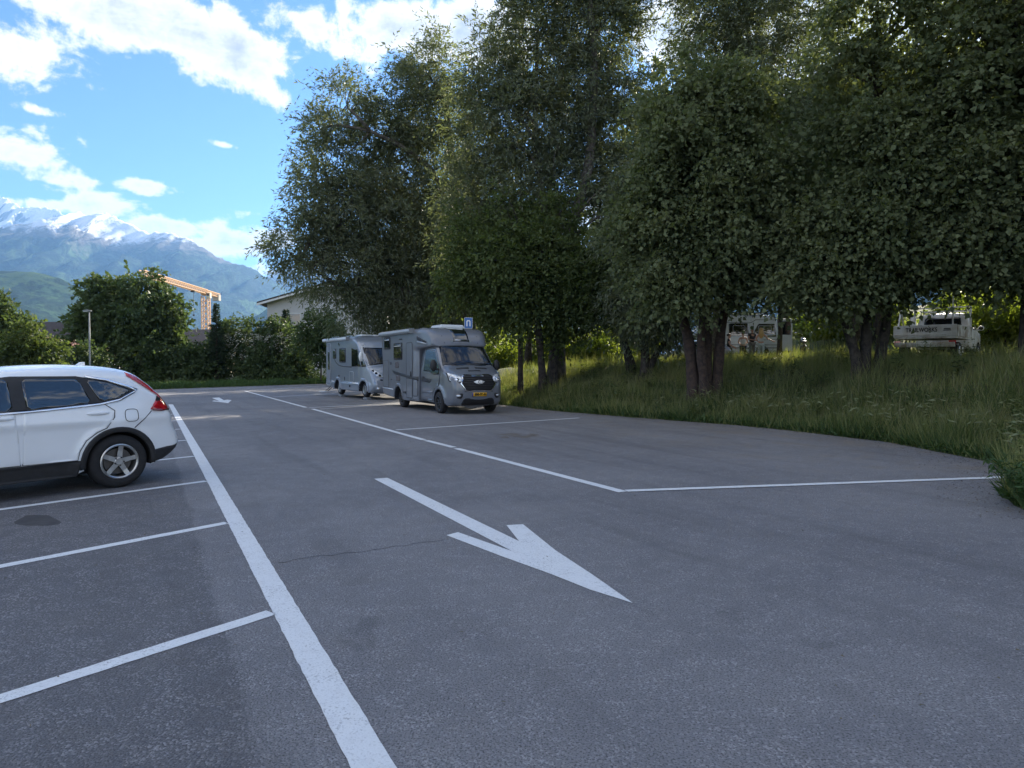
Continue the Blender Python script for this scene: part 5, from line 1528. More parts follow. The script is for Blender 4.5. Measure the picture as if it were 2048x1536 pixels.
# the bushy clump at the corner of the bank
def clump(name, label, x, y, h, n, seed, m):
    rs = np.random.default_rng(seed); z = tz(x, y)
    t = tag(empty(name, (x, y, max(z, 0))), label, 'plant')
    mb = MB(); pts = []
    for k in range(26):
        a = rs.uniform(0, 2 * PI); L = h * rs.uniform(.5, 1); q = rs.uniform(.2, .8)
        e = np.array([math.cos(a) * q * .7, math.sin(a) * q * .7, L])
        mb.tube([(0, 0, 0), tuple(e * np.array([.4, .4, .55])), tuple(e)], [.008, .006, .002], 4)
        s = rs.random(n // 26)[:, None]
        pts.append(e * np.concatenate([s ** 1.3, s ** 1.3, s], 1) + rs.normal(size=(len(s), 3)) * .05)
    tag(mb.build('stems', mat('weed_stem', (.09, .10, .04), .8), t), kind='stuff')
    P = np.concatenate(pts); k = len(P); D = unit(rs, k); D[:, 2] += .2
    tag(link_mesh('leaves', leaf_mesh('leaves', P, D, unit(rs, k) + [0, 0, .8], rs.uniform(.05, .11, k), rs.uniform(.02, .04, k), 'lance', rs), m, t), kind='stuff')


clump('weed_clump', 'leggy leafy weed clump where the bank corner meets the painted line', 5.95, 7.6, .55, 2600, 31, GRASSD)
clump('weed_clump', 'taller weed clump with thin dry stems behind the corner clump', 6.45, 8.1, .8, 2200, 32, GRASS)


# ------------------------------------------------------------------ camper van, pickup and silver car on the level ground behind the trees
def build_van():
    X, Y = at(1550, 700, 41.5).x - 5.05 + 1.6, 41.5
    z = tz(X, Y)
    ang = RAD(180 + 6)                      # faces left, side towards the car park
    # local x forward; rear end towards the right of the scene
    t = tag(empty('white_camper_van', (X - 1.6, Y, z), ang), 'white high-roof camper van with dark side windows and open rear door', 'van')
    top = [(.86, .3), (.98, .5), (.97, .95), (.86, 1.15), (.35, 1.42), (.2, 1.5), (-.35, 2.05), (-.75, 2.42), (-1.2, 2.58), (-1.7, 2.62), (-4.75, 2.62), (-4.95, 2.52), (-5.02, 2.2), (-5.05, .7), (-5.0, .4)]
    bot = [(-5.0, .4)] + arc(-4.0, .36, .42, .36) + [(-3.4, .32), (-.55, .32)] + arc(0, .36, .42, .33) + [(.6, .3), (.86, .3)]

    def W(x, zz):
        w = 1.0
        if zz > 1.3: w -= .12 * ((zz - 1.3) / 1.3) ** 1.4
        if x > .2: w -= .16 * ((x - .2) / .75) ** 2
        return w
    S = Shell(top, bot, W, .12, .05, .1)
    S.body('body', [WHITEV, DARKV], t)
    for sd in (1, -1):
        S.side('side_window', [(-4.85, 1.32), (-3.45, 1.32), (-3.5, 1.7), (-3.75, 2.10), (-4.8, 2.10)], GLASS, t, sd, .014)
        S.side('side_window', [(-3.15, 1.36), (-1.9, 1.36), (-1.9, 2.08), (-2.0, 2.12), (-3.1, 2.12)], GLASS, t, sd, .014)
        for x0, x1 in ((-4.55, -3.75), (-2.9, -2.15)):
            fr = round_poly(rect(x0, 1.50, x1, 1.98), 1)
            S.side('window_frame', strip(fr + [fr[0]], .03), mat('frame_grey', (.4, .4, .42), .4), t, sd, .02, .01, 0)
        S.side('cab_window', [(-1.45, 1.40), (-.25, 1.38), (-.05, 1.52), (-.5, 2.02), (-1.4, 2.08)], GLASS, t, sd, .014, rnd=0)
        S.side('seam', strip([(-3.3, .45), (-3.3, 2.35)], .018), SEAM, t, sd, .006, .01, 0)
        S.side('seam', strip([(-1.62, .45), (-1.62, 2.35)], .018), SEAM, t, sd, .006, .01, 0)
        S.side('slide_rail', strip([(-4.9, 1.14), (-3.3, 1.14)], .035), mat('rail_grey', (.2, .2, .21), .5), t, sd, .012, .01, 0)
        S.side('body_stripe', strip([(-4.95, .84), (-.6, .84)], .03), SEAM, t, sd, .012, .01, 0)
        S.side('body_stripe', strip([(-4.95, .66), (-.6, .66)], .06), mat('rail_grey', (.2, .2, .21), .5), t, sd, .012, .01, 0)
        S.side('roof_gutter', strip([(-4.9, 2.34), (-3.6, 2.34), (-3.35, 2.2), (-3.2, 2.15), (-.9, 2.2)], .03), SEAM, t, sd, .01, .01, 0)
        for x in (0, -4.0): tyre_wheel(t, x, sd * .88, .35, .22, .2, 6, mat('dark_alloy', (.075, .072, .072), .4), sd, 1)
        mirror(t, -.05, sd * .92, 1.5, sd, BLACKP, (.16, .2, .34), .08)
    S.front('windscreen', [(-.8, 1.46), (.8, 1.46), (.68, 2.25), (-.68, 2.25)], GLASS, t, off=.012)
    S.front('grille', [(-.5, .62), (.5, .62), (.5, .9), (-.5, .9)], DARKV, t, off=.012)
    for q in (-1, 1): S.front('headlamp', [(q * .58, .95), (q * .8, 1.0), (q * .82, 1.25), (q * .64, 1.15)], CLEAR, t, off=.014, rnd=0)
    b = MB(); b.box((-3.0, 0, 2.78), (2.6, 1.5, .05)); b.build('solar_panel', MATS['solar'], t)
    b = MB()
    for x in (-4.4, -3.0, -1.7):
        b.beam((x, -.8, 2.72), (x, .8, 2.72), .05, .04)
        for y in (-.78, .78): b.beam((x, y, 2.58), (x, y, 2.73), .04)
    for y in (-.8, .8): b.beam((-4.6, y, 2.745), (-1.4, y, 2.745), .04)
    tag(b.build('roof_rack', BLACKP, t), kind='stuff')
    # rear doorway and the two barn doors swung wide
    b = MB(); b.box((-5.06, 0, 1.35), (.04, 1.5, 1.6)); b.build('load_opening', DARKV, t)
    for q in (-1, 1):
        b = MB(); b.box((-5.45, q * 1.0, 1.45), (.82, .06, 1.95)); d = b.build('rear_door', WHITEV, t, bevel=.02)
        b = MB(); b.box((-5.45, q * 1.0, 1.85), (.6, .075, .8)); b.build('door_window', GLASS, d)
    b = MB(); b.box((-5.35, .1, 1.0), (.35, 1.1, .5)); b.build('rear_bag', mat('bag_black', (.02, .02, .022), .8, var=.3), t, bevel=.06)


def build_pickup():
    X, Y = 14.05, 23.3; z = tz(X, Y) + .02
    ang = RAD(90 - 44)
    t = tag(empty('white_pickup', (X, Y, z), ang), 'mud-splashed white flatbed pickup lettered TRAILWORKS on its tailgate', 'truck')
    # local origin under the tailgate; x forward
    MUD = mat('muddy_white', (.62, .63, .62), .6, color2=(.30, .25, .20), scale=2.6, bump=.1)
    WT = mat('pickup_white', (.66, .68, .70), .4, color2=(.52, .51, .48), scale=3, coat=.4)
    b = MB(); b.box((1.2, 0, .86), (2.4, 1.86, .06)); b.build('bed_floor', MUD, t)
    b = MB(); b.box((.02, 0, 1.09), (.04, 1.88, .40)); tg = b.build('tailgate', WT, t, bevel=.01)
    text_obj('tailgate_text', 'TRAILWORKS', .2, mat('ink_black', (.02, .02, .022), .6), tg, (-.004, .10, 1.12), (PI / 2, 0, -PI / 2), .003, .95)
    for k, (w, zz) in enumerate(((.20, 1.15), (.22, 1.10))):
        b = MB(); b.box((-.002, -.66, zz), (.006, w, .03)); b.build('tailgate_mark', MATS['ink_black'], tg)
    b = MB(); b.box((-.005, 0, .95), (.02, 1.86, .03)); b.build('tailgate_rib', MUD, tg)
    for q in (-1, 1):
        b = MB(); b.box((1.2, q * .95, 1.08), (2.36, .04, .38)); sdp = b.build('dropside', MUD, t, bevel=.01)
        for x in (.3, 1.2, 2.1):
            b = MB(); b.box((x, q * .975, 1.08), (.05, .02, .36)); b.build('dropside_rib', MUD, sdp)
        b = MB(); b.box((-.01, q * .82, .70), (.05, .20, .12)); b.build('tail_lamp', REDL, t)
        b = MB(); b.box((2.42, q * .88, 1.55), (.06, .06, .95)); b.build('headboard_post', WT, t)
        b = MB(); b.box((.9, q * .86, .48), (.8, .05, .34)); b.build('mud_flap', MUD, t)
        for x in (.75, 3.85): tyre_wheel(t, x, q * .78, .36, .23, .2, 6, ALLOY, q, 0)
    b = MB(); b.box((-.02, 0, .62), (.08, 1.8, .16)); b.build('rear_bumper', MUD, t, bevel=.02)
    b = MB(); b.box((-.065, 0, .70), (.01, .5, .11)); b.build('number_plate', MATS['plate_white'], t)
    for zz in (1.33, 1.68, 2.02):
        b = MB(); b.beam((2.42, -.88, zz), (2.42, .88, zz), .045); b.build('headboard_rail', WT, t)
    for y, h in ((-.80, 2.35),):
        b = MB(); b.beam((.1, y, 1.2), (.1, y, 2.25), .04); b.build('ladder_post', WT, t)
    b = MB(); b.beam((.1, .84, 1.2), (.45, .84, 1.9), .05); b.beam((.45, .84, 1.9), (.8, .84, 1.25), .04); b.build('side_bracket', WT, t)
    b = MB(); b.tube([(.5, .5, .9), (.55, .5, 1.25), (.55, .5, 1.62)], [.12, .12, .09], 10); b.build('gas_bottle', WT, t, True)
    # cab
    top = [(4.75, .45), (4.85, .7), (4.8, .98), (4.6, 1.1), (3.85, 1.18), (3.7, 1.25), (3.25, 1.68), (3.05, 1.78), (2.7, 1.81), (2.55, 1.76), (2.5, 1.6), (2.5, .5)]
    bot = [(2.5, .5), (3.3, .45)] + arc(3.85, .36, .42, .42) + [(4.5, .43), (4.75, .45)]

    def W(x, zz):
        w = .88
        if zz > 1.15: w -= .14 * ((zz - 1.15) / .65)
        if x > 4.0: w -= .12 * ((x - 4.0) / .8) ** 2
        return w
    S = Shell(top, bot, W, .08, .03, .08)
    S.body('cab', [WT, DARKV], t)
    for sd in (1, -1):
        d = S.side('cab_door', [(2.62, .52), (3.42, .52), (3.62, 1.2), (3.2, 1.68), (2.66, 1.72)], WT, t, sd, .004, rnd=0)
        S.side('side_window', [(2.68, 1.2), (3.52, 1.2), (3.18, 1.62), (2.70, 1.66)], GLASS, d, sd, .010, rnd=0)
        mirror(t, 3.55, sd * .85, 1.28, sd, WT, (.12, .2, .18), .06)
    S.front('rear_window', [(-.62, 1.24), (.62, 1.24), (.56, 1.66), (-.56, 1.66)], GLASS, t, rear=True, off=.01)
    S.front('windscreen', [(-.68, 1.27), (.68, 1.27), (.58, 1.70), (-.58, 1.70)], GLASS, t, off=.01)
    S.front('grille', [(-.5, .72), (.5, .72), (.5, .95), (-.5, .95)], DARKV, t, off=.01)
    b = MB()
    for x in (2.6, 3.1): b.beam((x, -.72, 1.9), (x, .72, 1.9), .035)
    for y in (-.72, .72):
        b.beam((2.45, y, 1.93), (3.3, y, 1.93), .035); b.beam((2.6, y, 1.76), (2.6, y, 1.92), .03); b.beam((3.1, y, 1.72), (3.1, y, 1.92), .03)
    tag(b.build('roof_rack', WT, t), kind='stuff')
    b = MB(); b.box((2.6, 0, .62), (4.2, .8, .16)); b.build('chassis', DARKV, t)


def build_silver_car():
    X, Y = at(1345, 700, 37).x, 37; z = tz(X, Y)
    t = tag(empty('silver_car', (X, Y, z), RAD(196)), 'silver hatchback half hidden by grass and trunks beside the big maple', 'car')
    top = [(.75, .22), (.85, .45), (.8, .68), (.4, .86), (-.05, .95), (-.65, 1.32), (-1.0, 1.43), (-1.9, 1.45), (-2.7, 1.34), (-3.1, 1.05), (-3.25, .9), (-3.3, .5), (-3.2, .25)]
    bot = [(-3.2, .25)] + arc(-2.5, .31, .37, .24) + [(-2.0, .2), (-.5, .2)] + arc(0, .31, .37, .24) + [(.5, .2), (.75, .22)]

    def W(x, zz):
        w = .86
        if zz > .9: w -= .2 * ((zz - .9) / .55)
        if x > 0: w -= .15 * (x / .85) ** 2
        if x < -2.5: w -= .12 * ((-2.5 - x) / .8) ** 2
        return w
    S = Shell(top, bot, W, .1, .04, .09)
    S.body('body', [SILVP, DARKV], t)
    for sd in (1, -1):
        S.side('side_window', [(-.35, .98), (-1.45, .96), (-1.45, 1.36), (-1.0, 1.36), (-.65, 1.24)], GLASS, t, sd, .01, rnd=0)
        S.side('side_window', [(-1.52, .96), (-2.75, 1.0), (-2.5, 1.28), (-1.9, 1.37), (-1.52, 1.37)], GLASS, t, sd, .01, rnd=0)
        for x in (0, -2.5): tyre_wheel(t, x, sd * .74, .31, .2, .19, 5, ALLOY, sd)
        S.side('seam', strip([(-1.48, .3), (-1.48, .95)], .012), SEAM, t, sd, .005, .01, 0)
    S.front('windscreen', [(-.6, .99), (.6, .99), (.5, 1.36), (-.5, 1.36)], GLASS, t, off=.01)
    S.front('rear_window', [(-.5, 1.05), (.5, 1.05), (.45, 1.32), (-.45, 1.32)], GLASS, t, off=.01, rear=True)
    for q in (-1, 1):
        S.front('headlamp', [(q * .45, .68), (q * .66, .7), (q * .68, .82), (q * .5, .78)], CLEAR, t, off=.012, rnd=0)
        S.front('tail_lamp', [(q * .5, .8), (q * .66, .8), (q * .64, .98), (q * .52, .96)], REDL, t, off=.012, rnd=0, rear=True)


def build_motorbike():
    X, Y = at(1607, 700, 36).x, 36; z = tz(X, Y)
    t = tag(empty('motorcycle', (X, Y, z), RAD(70)), 'dark motorcycle with a bright mirror parked near the open van door', 'motorcycle')
    for x in (-.68, .68):
        wh = empty('wheel', (x, 0, .32), 0, t)
        b = MB(); b.lathe([(.25, -.05), (.30, -.06), (.32, 0), (.30, .06), (.25, .05)], 24, 'y', closed=True); b.build('tyre', RUBBER, wh, True)
        b = MB(); b.lathe([(.25, -.03), (.22, 0), (.25, .03)], 24, 'y')
        for k in range(6): b.beam((0, 0, 0), (.24 * math.cos(k * PI / 3), 0, .24 * math.sin(k * PI / 3)), .02)
        b.build('rim', ALLOY, wh)
    b = MB(); b.ico((-.02, 0, .48), 1, 3, 0, (.30, .17, .2), .3); b.build('engine', mat('engine_grey', (.12, .12, .13), .45, metal=.6), t, True)
    b = MB(); b.ico((.15, 0, .85), 1, 3, 0, (.30, .16, .15)); b.build('tank', mat('tank_black', (.02, .02, .025), .25, coat=1), t, True)
    b = MB(); b.ico((-.38, 0, .80), 1, 3, 0, (.38, .14, .075)); b.build('seat', BLACKP, t, True)
    b = MB(); b.ico((-.85, 0, .78), 1, 2, 0, (.2, .09, .05)); b.build('rear_mudguard', BLACKP, t, True)
    b = MB()
    for y in (-.09, .09): b.tube([(.68, y, .32), (.42, y, 1.02)], .028, 8)
    b.build('fork', ALLOY, t)
    b = MB(); b.tube([(.30, -.38, 1.08), (.42, -.12, 1.06), (.42, .12, 1.06), (.30, .38, 1.08)], .018, 8); hb = b.build('handlebar', BLACKP, t)
    for y in (-.34, .34):
        b = MB(); b.tube([(.34, y, 1.08), (.38, y * 1.1, 1.25)], .008, 6); b.ico((.38, y * 1.12, 1.29), 1, 2, 0, (.02, .075, .05)); b.build('mirror', CHROME, hb)
    b = MB(); b.ico((.55, 0, .95), 1, 3, 0, (.10, .11, .11)); b.build('headlamp', CLEAR, t, True)
    b = MB(); b.tube([(.05, -.15, .35), (-.4, -.17, .32), (-.9, -.18, .45)], [.035, .045, .05], 8); b.build('exhaust', CHROME, t, True)
    b = MB(); b.tube([(-.1, .12, .32), (-.15, .3, .02)], .014, 6); b.build('side_stand', BLACKP, t)


build_van(); build_pickup(); build_silver_car(); build_motorbike()


# ------------------------------------------------------------------ people by the van
def skin_mesh(name, verts, edges, radii, m, parent, root=0, sub=2):
    me = bpy.data.meshes.new(name); me.from_pydata(verts, edges, [])
    o = link_mesh(name, me, m, parent)
    sk = o.modifiers.new('skin', 'SKIN'); sk.use_smooth_shade = True
    layer = me.skin_vertices[0] if me.skin_vertices else None
    if layer is None:
        bpy.context.view_layer.objects.active = o
        me.attributes.new('skin', 'FLOAT', 'POINT')
    for i, r_ in enumerate(radii):
        layer.data[i].radius = (r_ if isinstance(r_, tuple) else (r_, r_))
        layer.data[i].use_root = (i == root)
    s = o.modifiers.new('sub', 'SUBSURF'); s.levels = s.render_levels = sub
    return o


def person(label, px, Y, rz, h, skin, shirt, legs, hair, arms, female=False, sleeve=.5, hair_style='short', bare=False):
    X = at(px, 700, Y).x; z = tz(X, Y)
    t = tag(empty('person', (X, Y, z), rz), label, 'person', 'people chatting beside the camper van')
    k = h / 1.75
    # joints, facing -y in local space
    sw = .185 if not female else .165
    J = {'pel': (0, 0, .95), 'wai': (0, .01, 1.10), 'che': (0, .0, 1.30), 'nb': (0, .01, 1.47), 'neck': (0, 0, 1.53), 'chin': (0, -.025, 1.58), 'head': (0, -.02, 1.66), 'crown': (0, 0, 1.735)}
    for s, q in (('l', 1), ('r', -1)):
        J[s + 'sh'] = (q * sw, .01, 1.425); J[s + 'hip'] = (q * .09, 0, .90); J[s + 'kn'] = (q * .10, -.02, .50); J[s + 'an'] = (q * .105, .02, .09); J[s + 'to'] = (q * .12, -.15, .035)
        el, wr = arms[0 if s == 'l' else 1]
        J[s + 'el'], J[s + 'wr'] = el, wr
        w, e = Vector(wr), Vector(el); d = (w - e).normalized()
        J[s + 'ha'] = tuple(w + d * .085)
    names = list(J); idx = {n: i for i, n in enumerate(names)}
    R = {'pel': (.135, .10), 'wai': (.115 if female else .14, .09), 'che': (.14 if female else .165, .105), 'nb': (.07, .06), 'neck': (.052, .052), 'chin': (.062, .075), 'head': (.078, .095), 'crown': (.05, .06)}
    for s in 'lr':
        R[s + 'sh'] = .058; R[s + 'el'] = .042; R[s + 'wr'] = .028; R[s + 'ha'] = (.036, .02); R[s + 'hip'] = .088; R[s + 'kn'] = .058; R[s + 'an'] = .040; R[s + 'to'] = (.04, .025)
    E = [('pel', 'wai'), ('wai', 'che'), ('che', 'nb'), ('nb', 'neck'), ('neck', 'chin'), ('chin', 'head'), ('head', 'crown')]
    for s in 'lr': E += [('che', s + 'sh'), (s + 'sh', s + 'el'), (s + 'el', s + 'wr'), (s + 'wr', s + 'ha'), ('pel', s + 'hip'), (s + 'hip', s + 'kn'), (s + 'kn', s + 'an'), (s + 'an', s + 'to')]
    S = lambda p: tuple(c * k for c in p)
    V = [S(J[n]) for n in names]; RR = [R[n] if isinstance(R[n], tuple) else (R[n], R[n]) for n in names]
    edges = [(idx[a], idx[b]) for a, b in E]
    # fingers and thumb, each its own short chain from the palm
    for s, q in (('l', 1), ('r', -1)):
        w, e = Vector(J[s + 'ha']), Vector(J[s + 'wr']); d = (w - e).normalized()
        side = d.cross(Vector((0, 1, .3))).normalized(); pn = side.cross(d)
        for f, (off, L) in enumerate(((-.027, .07), (-.009, .08), (.009, .076), (.026, .06), (.042, .05))):
            p0 = w + side * off + d * (.01 if f < 4 else -.045)
            dd = d if f < 4 else (d + side * .9).normalized()
            p1 = p0 + dd * L * .55; p2 = p1 + (dd * .8 + pn * .5).normalized() * L * .45
            n0 = len(V); V += [S(p0), S(p1), S(p2)]; RR += [(.009, .009), (.008, .008), (.0065, .0065)]
            edges += [(idx[s + 'ha'], n0), (n0, n0 + 1), (n0 + 1, n0 + 2)]
    SK = mat('skin_' + skin, {'fair': (.52, .32, .24), 'tan': (.42, .25, .18)}[skin], .55, var=.1)
    body = skin_mesh('body', V, edges, [(a * k, b * k) for a, b in RR], SK, t)

    def cloth(name, keys, es, grow, m, extra=None):
        vv = [S(J[n]) if n in J else S(extra[n][0]) for n in keys]; ii = {n: i for i, n in enumerate(keys)}
        rr = []
        for n in keys:
            r_ = extra[n][1] if extra and n in extra else R[n]
            r_ = r_ if isinstance(r_, tuple) else (r_, r_); rr.append((r_[0] * k + grow, r_[1] * k + grow))
        return skin_mesh(name, vv, [(ii[a], ii[b]) for a, b in es], rr, m, t)
    ex = {}
    for s in 'lr':
        a, b = Vector(J[s + 'sh']), Vector(J[s + 'el']); ex[s + 'sl'] = (tuple(a.lerp(b, sleeve)), .052)
        a, b = Vector(J[s + 'kn']), Vector(J[s + 'an']); ex[s + 'hem'] = (tuple(a.lerp(b, .97)), .055)
    ex['hemt'] = ((0, 0, .93), (.14, .105)); ex['top'] = ((0, .01, 1.40), (.14, .09))
    if bare:
        cloth('top', ['hemt', 'wai', 'che', 'top'], [('hemt', 'wai'), ('wai', 'che'), ('che', 'top')], .022, shirt, {**ex, 'hemt': ((0, 0, 1.04), (.125, .095)), 'top': ((0, .01, 1.36), (.15, .09))})
    else:
        cloth('shirt', ['hemt', 'wai', 'che', 'nb', 'lsh', 'rsh', 'lsl', 'rsl'], [('hemt', 'wai'), ('wai', 'che'), ('che', 'nb'), ('che', 'lsh'), ('che', 'rsh'), ('lsh', 'lsl'), ('rsh', 'rsl')], .018, shirt, ex)
    cloth('trousers', ['pel', 'lhip', 'rhip', 'lkn', 'rkn', 'lhem', 'rhem'], [('pel', 'lhip'), ('pel', 'rhip'), ('lhip', 'lkn'), ('rhip', 'rkn'), ('lkn', 'lhem'), ('rkn', 'rhem')], .020, legs, ex)
    for s in 'lr':
        b = MB(); p = J[s + 'to']; b.ico((p[0] * k, (p[1] + .06) * k, .05), 1, 2, 0, (.055, .14, .055)); b.build('shoe', mat('shoe', (.06, .055, .05), .7), t, True)
    # face and ears
    b = MB(); b.ico((0, -.115 * k, 1.635 * k), 1, 2, 0, (.014, .02, .022))
    for q in (-1, 1): b.ico((q * .083 * k, 0, 1.645 * k), 1, 2, 0, (.012, .02, .032))
    tag(b.build('nose_and_ears', SK, body, True), kind='stuff')
    for q in (-1, 1):
        b = MB(); b.ico((q * .03 * k, -.098 * k, 1.665 * k), 1, 2, 0, (.013, .01, .008)); b.build('eye', mat('eye', (.05, .04, .04), .2), body, True)
    b = MB(); b.ico((0, -.10 * k, 1.595 * k), 1, 2, 0, (.025, .008, .007)); b.build('mouth', mat('lips', (.35, .13, .11), .5), body, True)
    if hair is not None:
        b = MB()
        if hair_style == 'short':
            b.ico((0, .022 * k, 1.695 * k), 1, 3, 0, (.092 * k, .108 * k, .088 * k), .12)
        elif hair_style == 'bun':
            b.ico((0, .025 * k, 1.69 * k), 1, 3, 0, (.096 * k, .11 * k, .095 * k), .15); b.ico((.01, .09 * k, 1.78 * k), 1, 2, 0, (.055, .055, .05), .25)
        elif hair_style == 'long':
            b.ico((0, .03 * k, 1.69 * k), 1, 3, 0, (.11 * k, .118 * k, .10 * k), .2)
            b.tube([(0, .05, 1.72 * k), (0, .10, 1.6 * k), (0.01, .12, 1.45 * k), (0, .11, 1.30 * k), (0, .10, 1.22 * k)], [.09, .13, .135, .11, .04], 12, squash=.6)
        b.build('hair', hair, t, True)
    return t


TB = mat('tshirt_black', (.018, .018, .02), .85, var=.2)
KH = mat('khaki_trousers', (.19, .17, .12), .85, var=.15)
hang = lambda q: ((q * .24, .03, 1.14), (q * .25, -.06, .90))
fold = lambda q: ((q * .25, -.02, 1.15), (q * .10, -.24, 1.10))
person('person in black t-shirt and khaki trousers, turned towards the others', 1458, 37.6, RAD(70), 1.76, 'fair', TB, KH, mat('hair_dark', (.025, .02, .016), .7, bump=.6, bscale=60), [((.24, -.04, 1.15), (.22, -.27, 1.04)), ((-.24, -.04, 1.15), (-.22, -.27, 1.0))])
person('person with hair in a bun, white off-shoulder top and dark trousers', 1486, 36.6, RAD(175), 1.72, 'fair', mat('top_white', (.62, .6, .6), .8), mat('jeans_dark', (.022, .025, .04), .85, var=.2), mat('hair_brown', (.10, .045, .025), .6, bump=.6, bscale=60), [fold(1), fold(-1)], True, bare=True, hair_style='bun')
person('bald person in a dark shirt and grey trousers holding a small object', 1504, 38.6, RAD(15), 1.78, 'tan', mat('shirt_charcoal', (.03, .03, .035), .85, var=.2), mat('trousers_grey', (.20, .19, .17), .85, var=.15), None, [fold(1), fold(-1)])
person('person with long blond hair, pale top and light blue patterned trousers', 1522, 37.0, RAD(165), 1.80, 'fair', mat('top_pale', (.55, .58, .62), .8), mat('trousers_blue', (.33, .45, .52), .85, color2=(.6, .65, .68), scale=14), mat('hair_blond', (.50, .33, .14), .55, bump=.7, bscale=50), [((.25, -.03, 1.15), (.1, -.2, 1.05)), ((-.33, -.06, 1.20), (-.55, -.10, 1.10))], True, bare=True, hair_style='long')


# ------------------------------------------------------------------ houses, crane, lamp post, sign
def house(name, label, px, Y, rz, w, d, h, rh, wall, roof, zoff=0, wins=(), over=.5):
    X = at(px, 729, Y).x
    t = tag(empty(name, (X, Y, zoff), rz), label, 'house')
    b = MB(); b.prism([(-w / 2, 0), (w / 2, 0), (w / 2, h), (0, h + rh), (-w / 2, h)], 'y', -d / 2, d / 2); b.build('wall', wall, t)
    rf = None
    for q in (-1, 1):
        L = w / 2 + over; sl = rh / (w / 2)
        b = MB(); b.prism([(0, h + rh + .02), (q * L, h + rh - sl * L + .02), (q * L, h + rh - sl * L + .24), (0, h + rh + .26)], 'y', -d / 2 - over, d / 2 + over); rf = b.build('roof', roof, t)
        b = MB(); b.prism([(0, h + rh - .16), (q * (L + .02), h + rh - sl * L - .16), (q * (L + .02), h + rh - sl * L + .06), (0, h + rh + .06)], 'y', -d / 2 - over - .03, -d / 2 - over - .005); b.build('bargeboard', mat('fascia_white', (.72, .71, .68), .6), rf)
    b = MB(); b.box((w * .2, d * .1, h + rh * .9), (.5, .5, 1.3)); b.build('chimney', wall, rf)
    for (face, u, zz, ww, hh) in wins:
        b = MB()
        if face == 'f': b.box((u, -d / 2 - .02, zz), (ww + .2, .08, hh + .2)); f = b.build('window', mat('frame_white', (.7, .7, .68), .5), t); b = MB(); b.box((u, -d / 2 - .05, zz), (ww, .05, hh))
        else: b.box((-w / 2 - .02, u, zz), (.08, ww + .2, hh + .2)); f = b.build('window', mat('frame_white', (.7, .7, .68), .5), t); b = MB(); b.box((-w / 2 - .05, u, zz), (.05, ww, hh))
        b.build('pane', GLASS, f)
    return t


PL = mat('plaster_white', (.62, .60, .58), .9, var=.06, scale=.6)
TILE = mat('roof_tile_brown', (.055, .042, .038), .85, var=.3, scale=3, bump=.4, bscale=12)
house('gabled_house', 'white plastered house with brown gable roof behind the motorhomes', 668, 82, RAD(8), 13, 11, 8.5, 2.0, PL, TILE, 0, [('f', -3.6, 6.6, 1.2, 1.3), ('f', 0.5, 6.6, 1.2, 1.3), ('f', -3.6, 3.9, 1.2, 1.3), ('f', 0.5, 3.9, 1.2, 1.3), ('f', -3.6, 1.3, 1.2, 1.3)], .9)
house('brown_roofed_house', 'long house with dark brown roof behind the bright young tree', 75, 105, RAD(84), 13, 22, 4.3, 3.6, PL, TILE, 0, [('l', -5, 2.6, 1.3, 1.3), ('l', 0, 2.6, 1.3, 1.3), ('l', 5, 2.6, 1.3, 1.3)])
house('cream_house', 'cream house glimpsed through the hedge below the crane', 395, 100, RAD(80), 11, 16, 4.2, 2.3, mat('plaster_cream', (.60, .52, .38), .9, var=.06), TILE, 0, [('l', -4, 2.6, 1.2, 1.4), ('l', 0, 2.6, 1.2, 1.4), ('l', 4, 2.6, 1.2, 1.4)])
house('red_roofed_house', 'low house with reddish tiles seen between lamp post and young tree', 128, 85, RAD(10), 9, 9, 3.0, 1.6, PL, mat('roof_tile_red', (.22, .10, .075), .85, var=.3, scale=3), 0, [('f', -2, 1.6, 1.1, 1.2), ('f', 2, 1.6, 1.1, 1.2)])


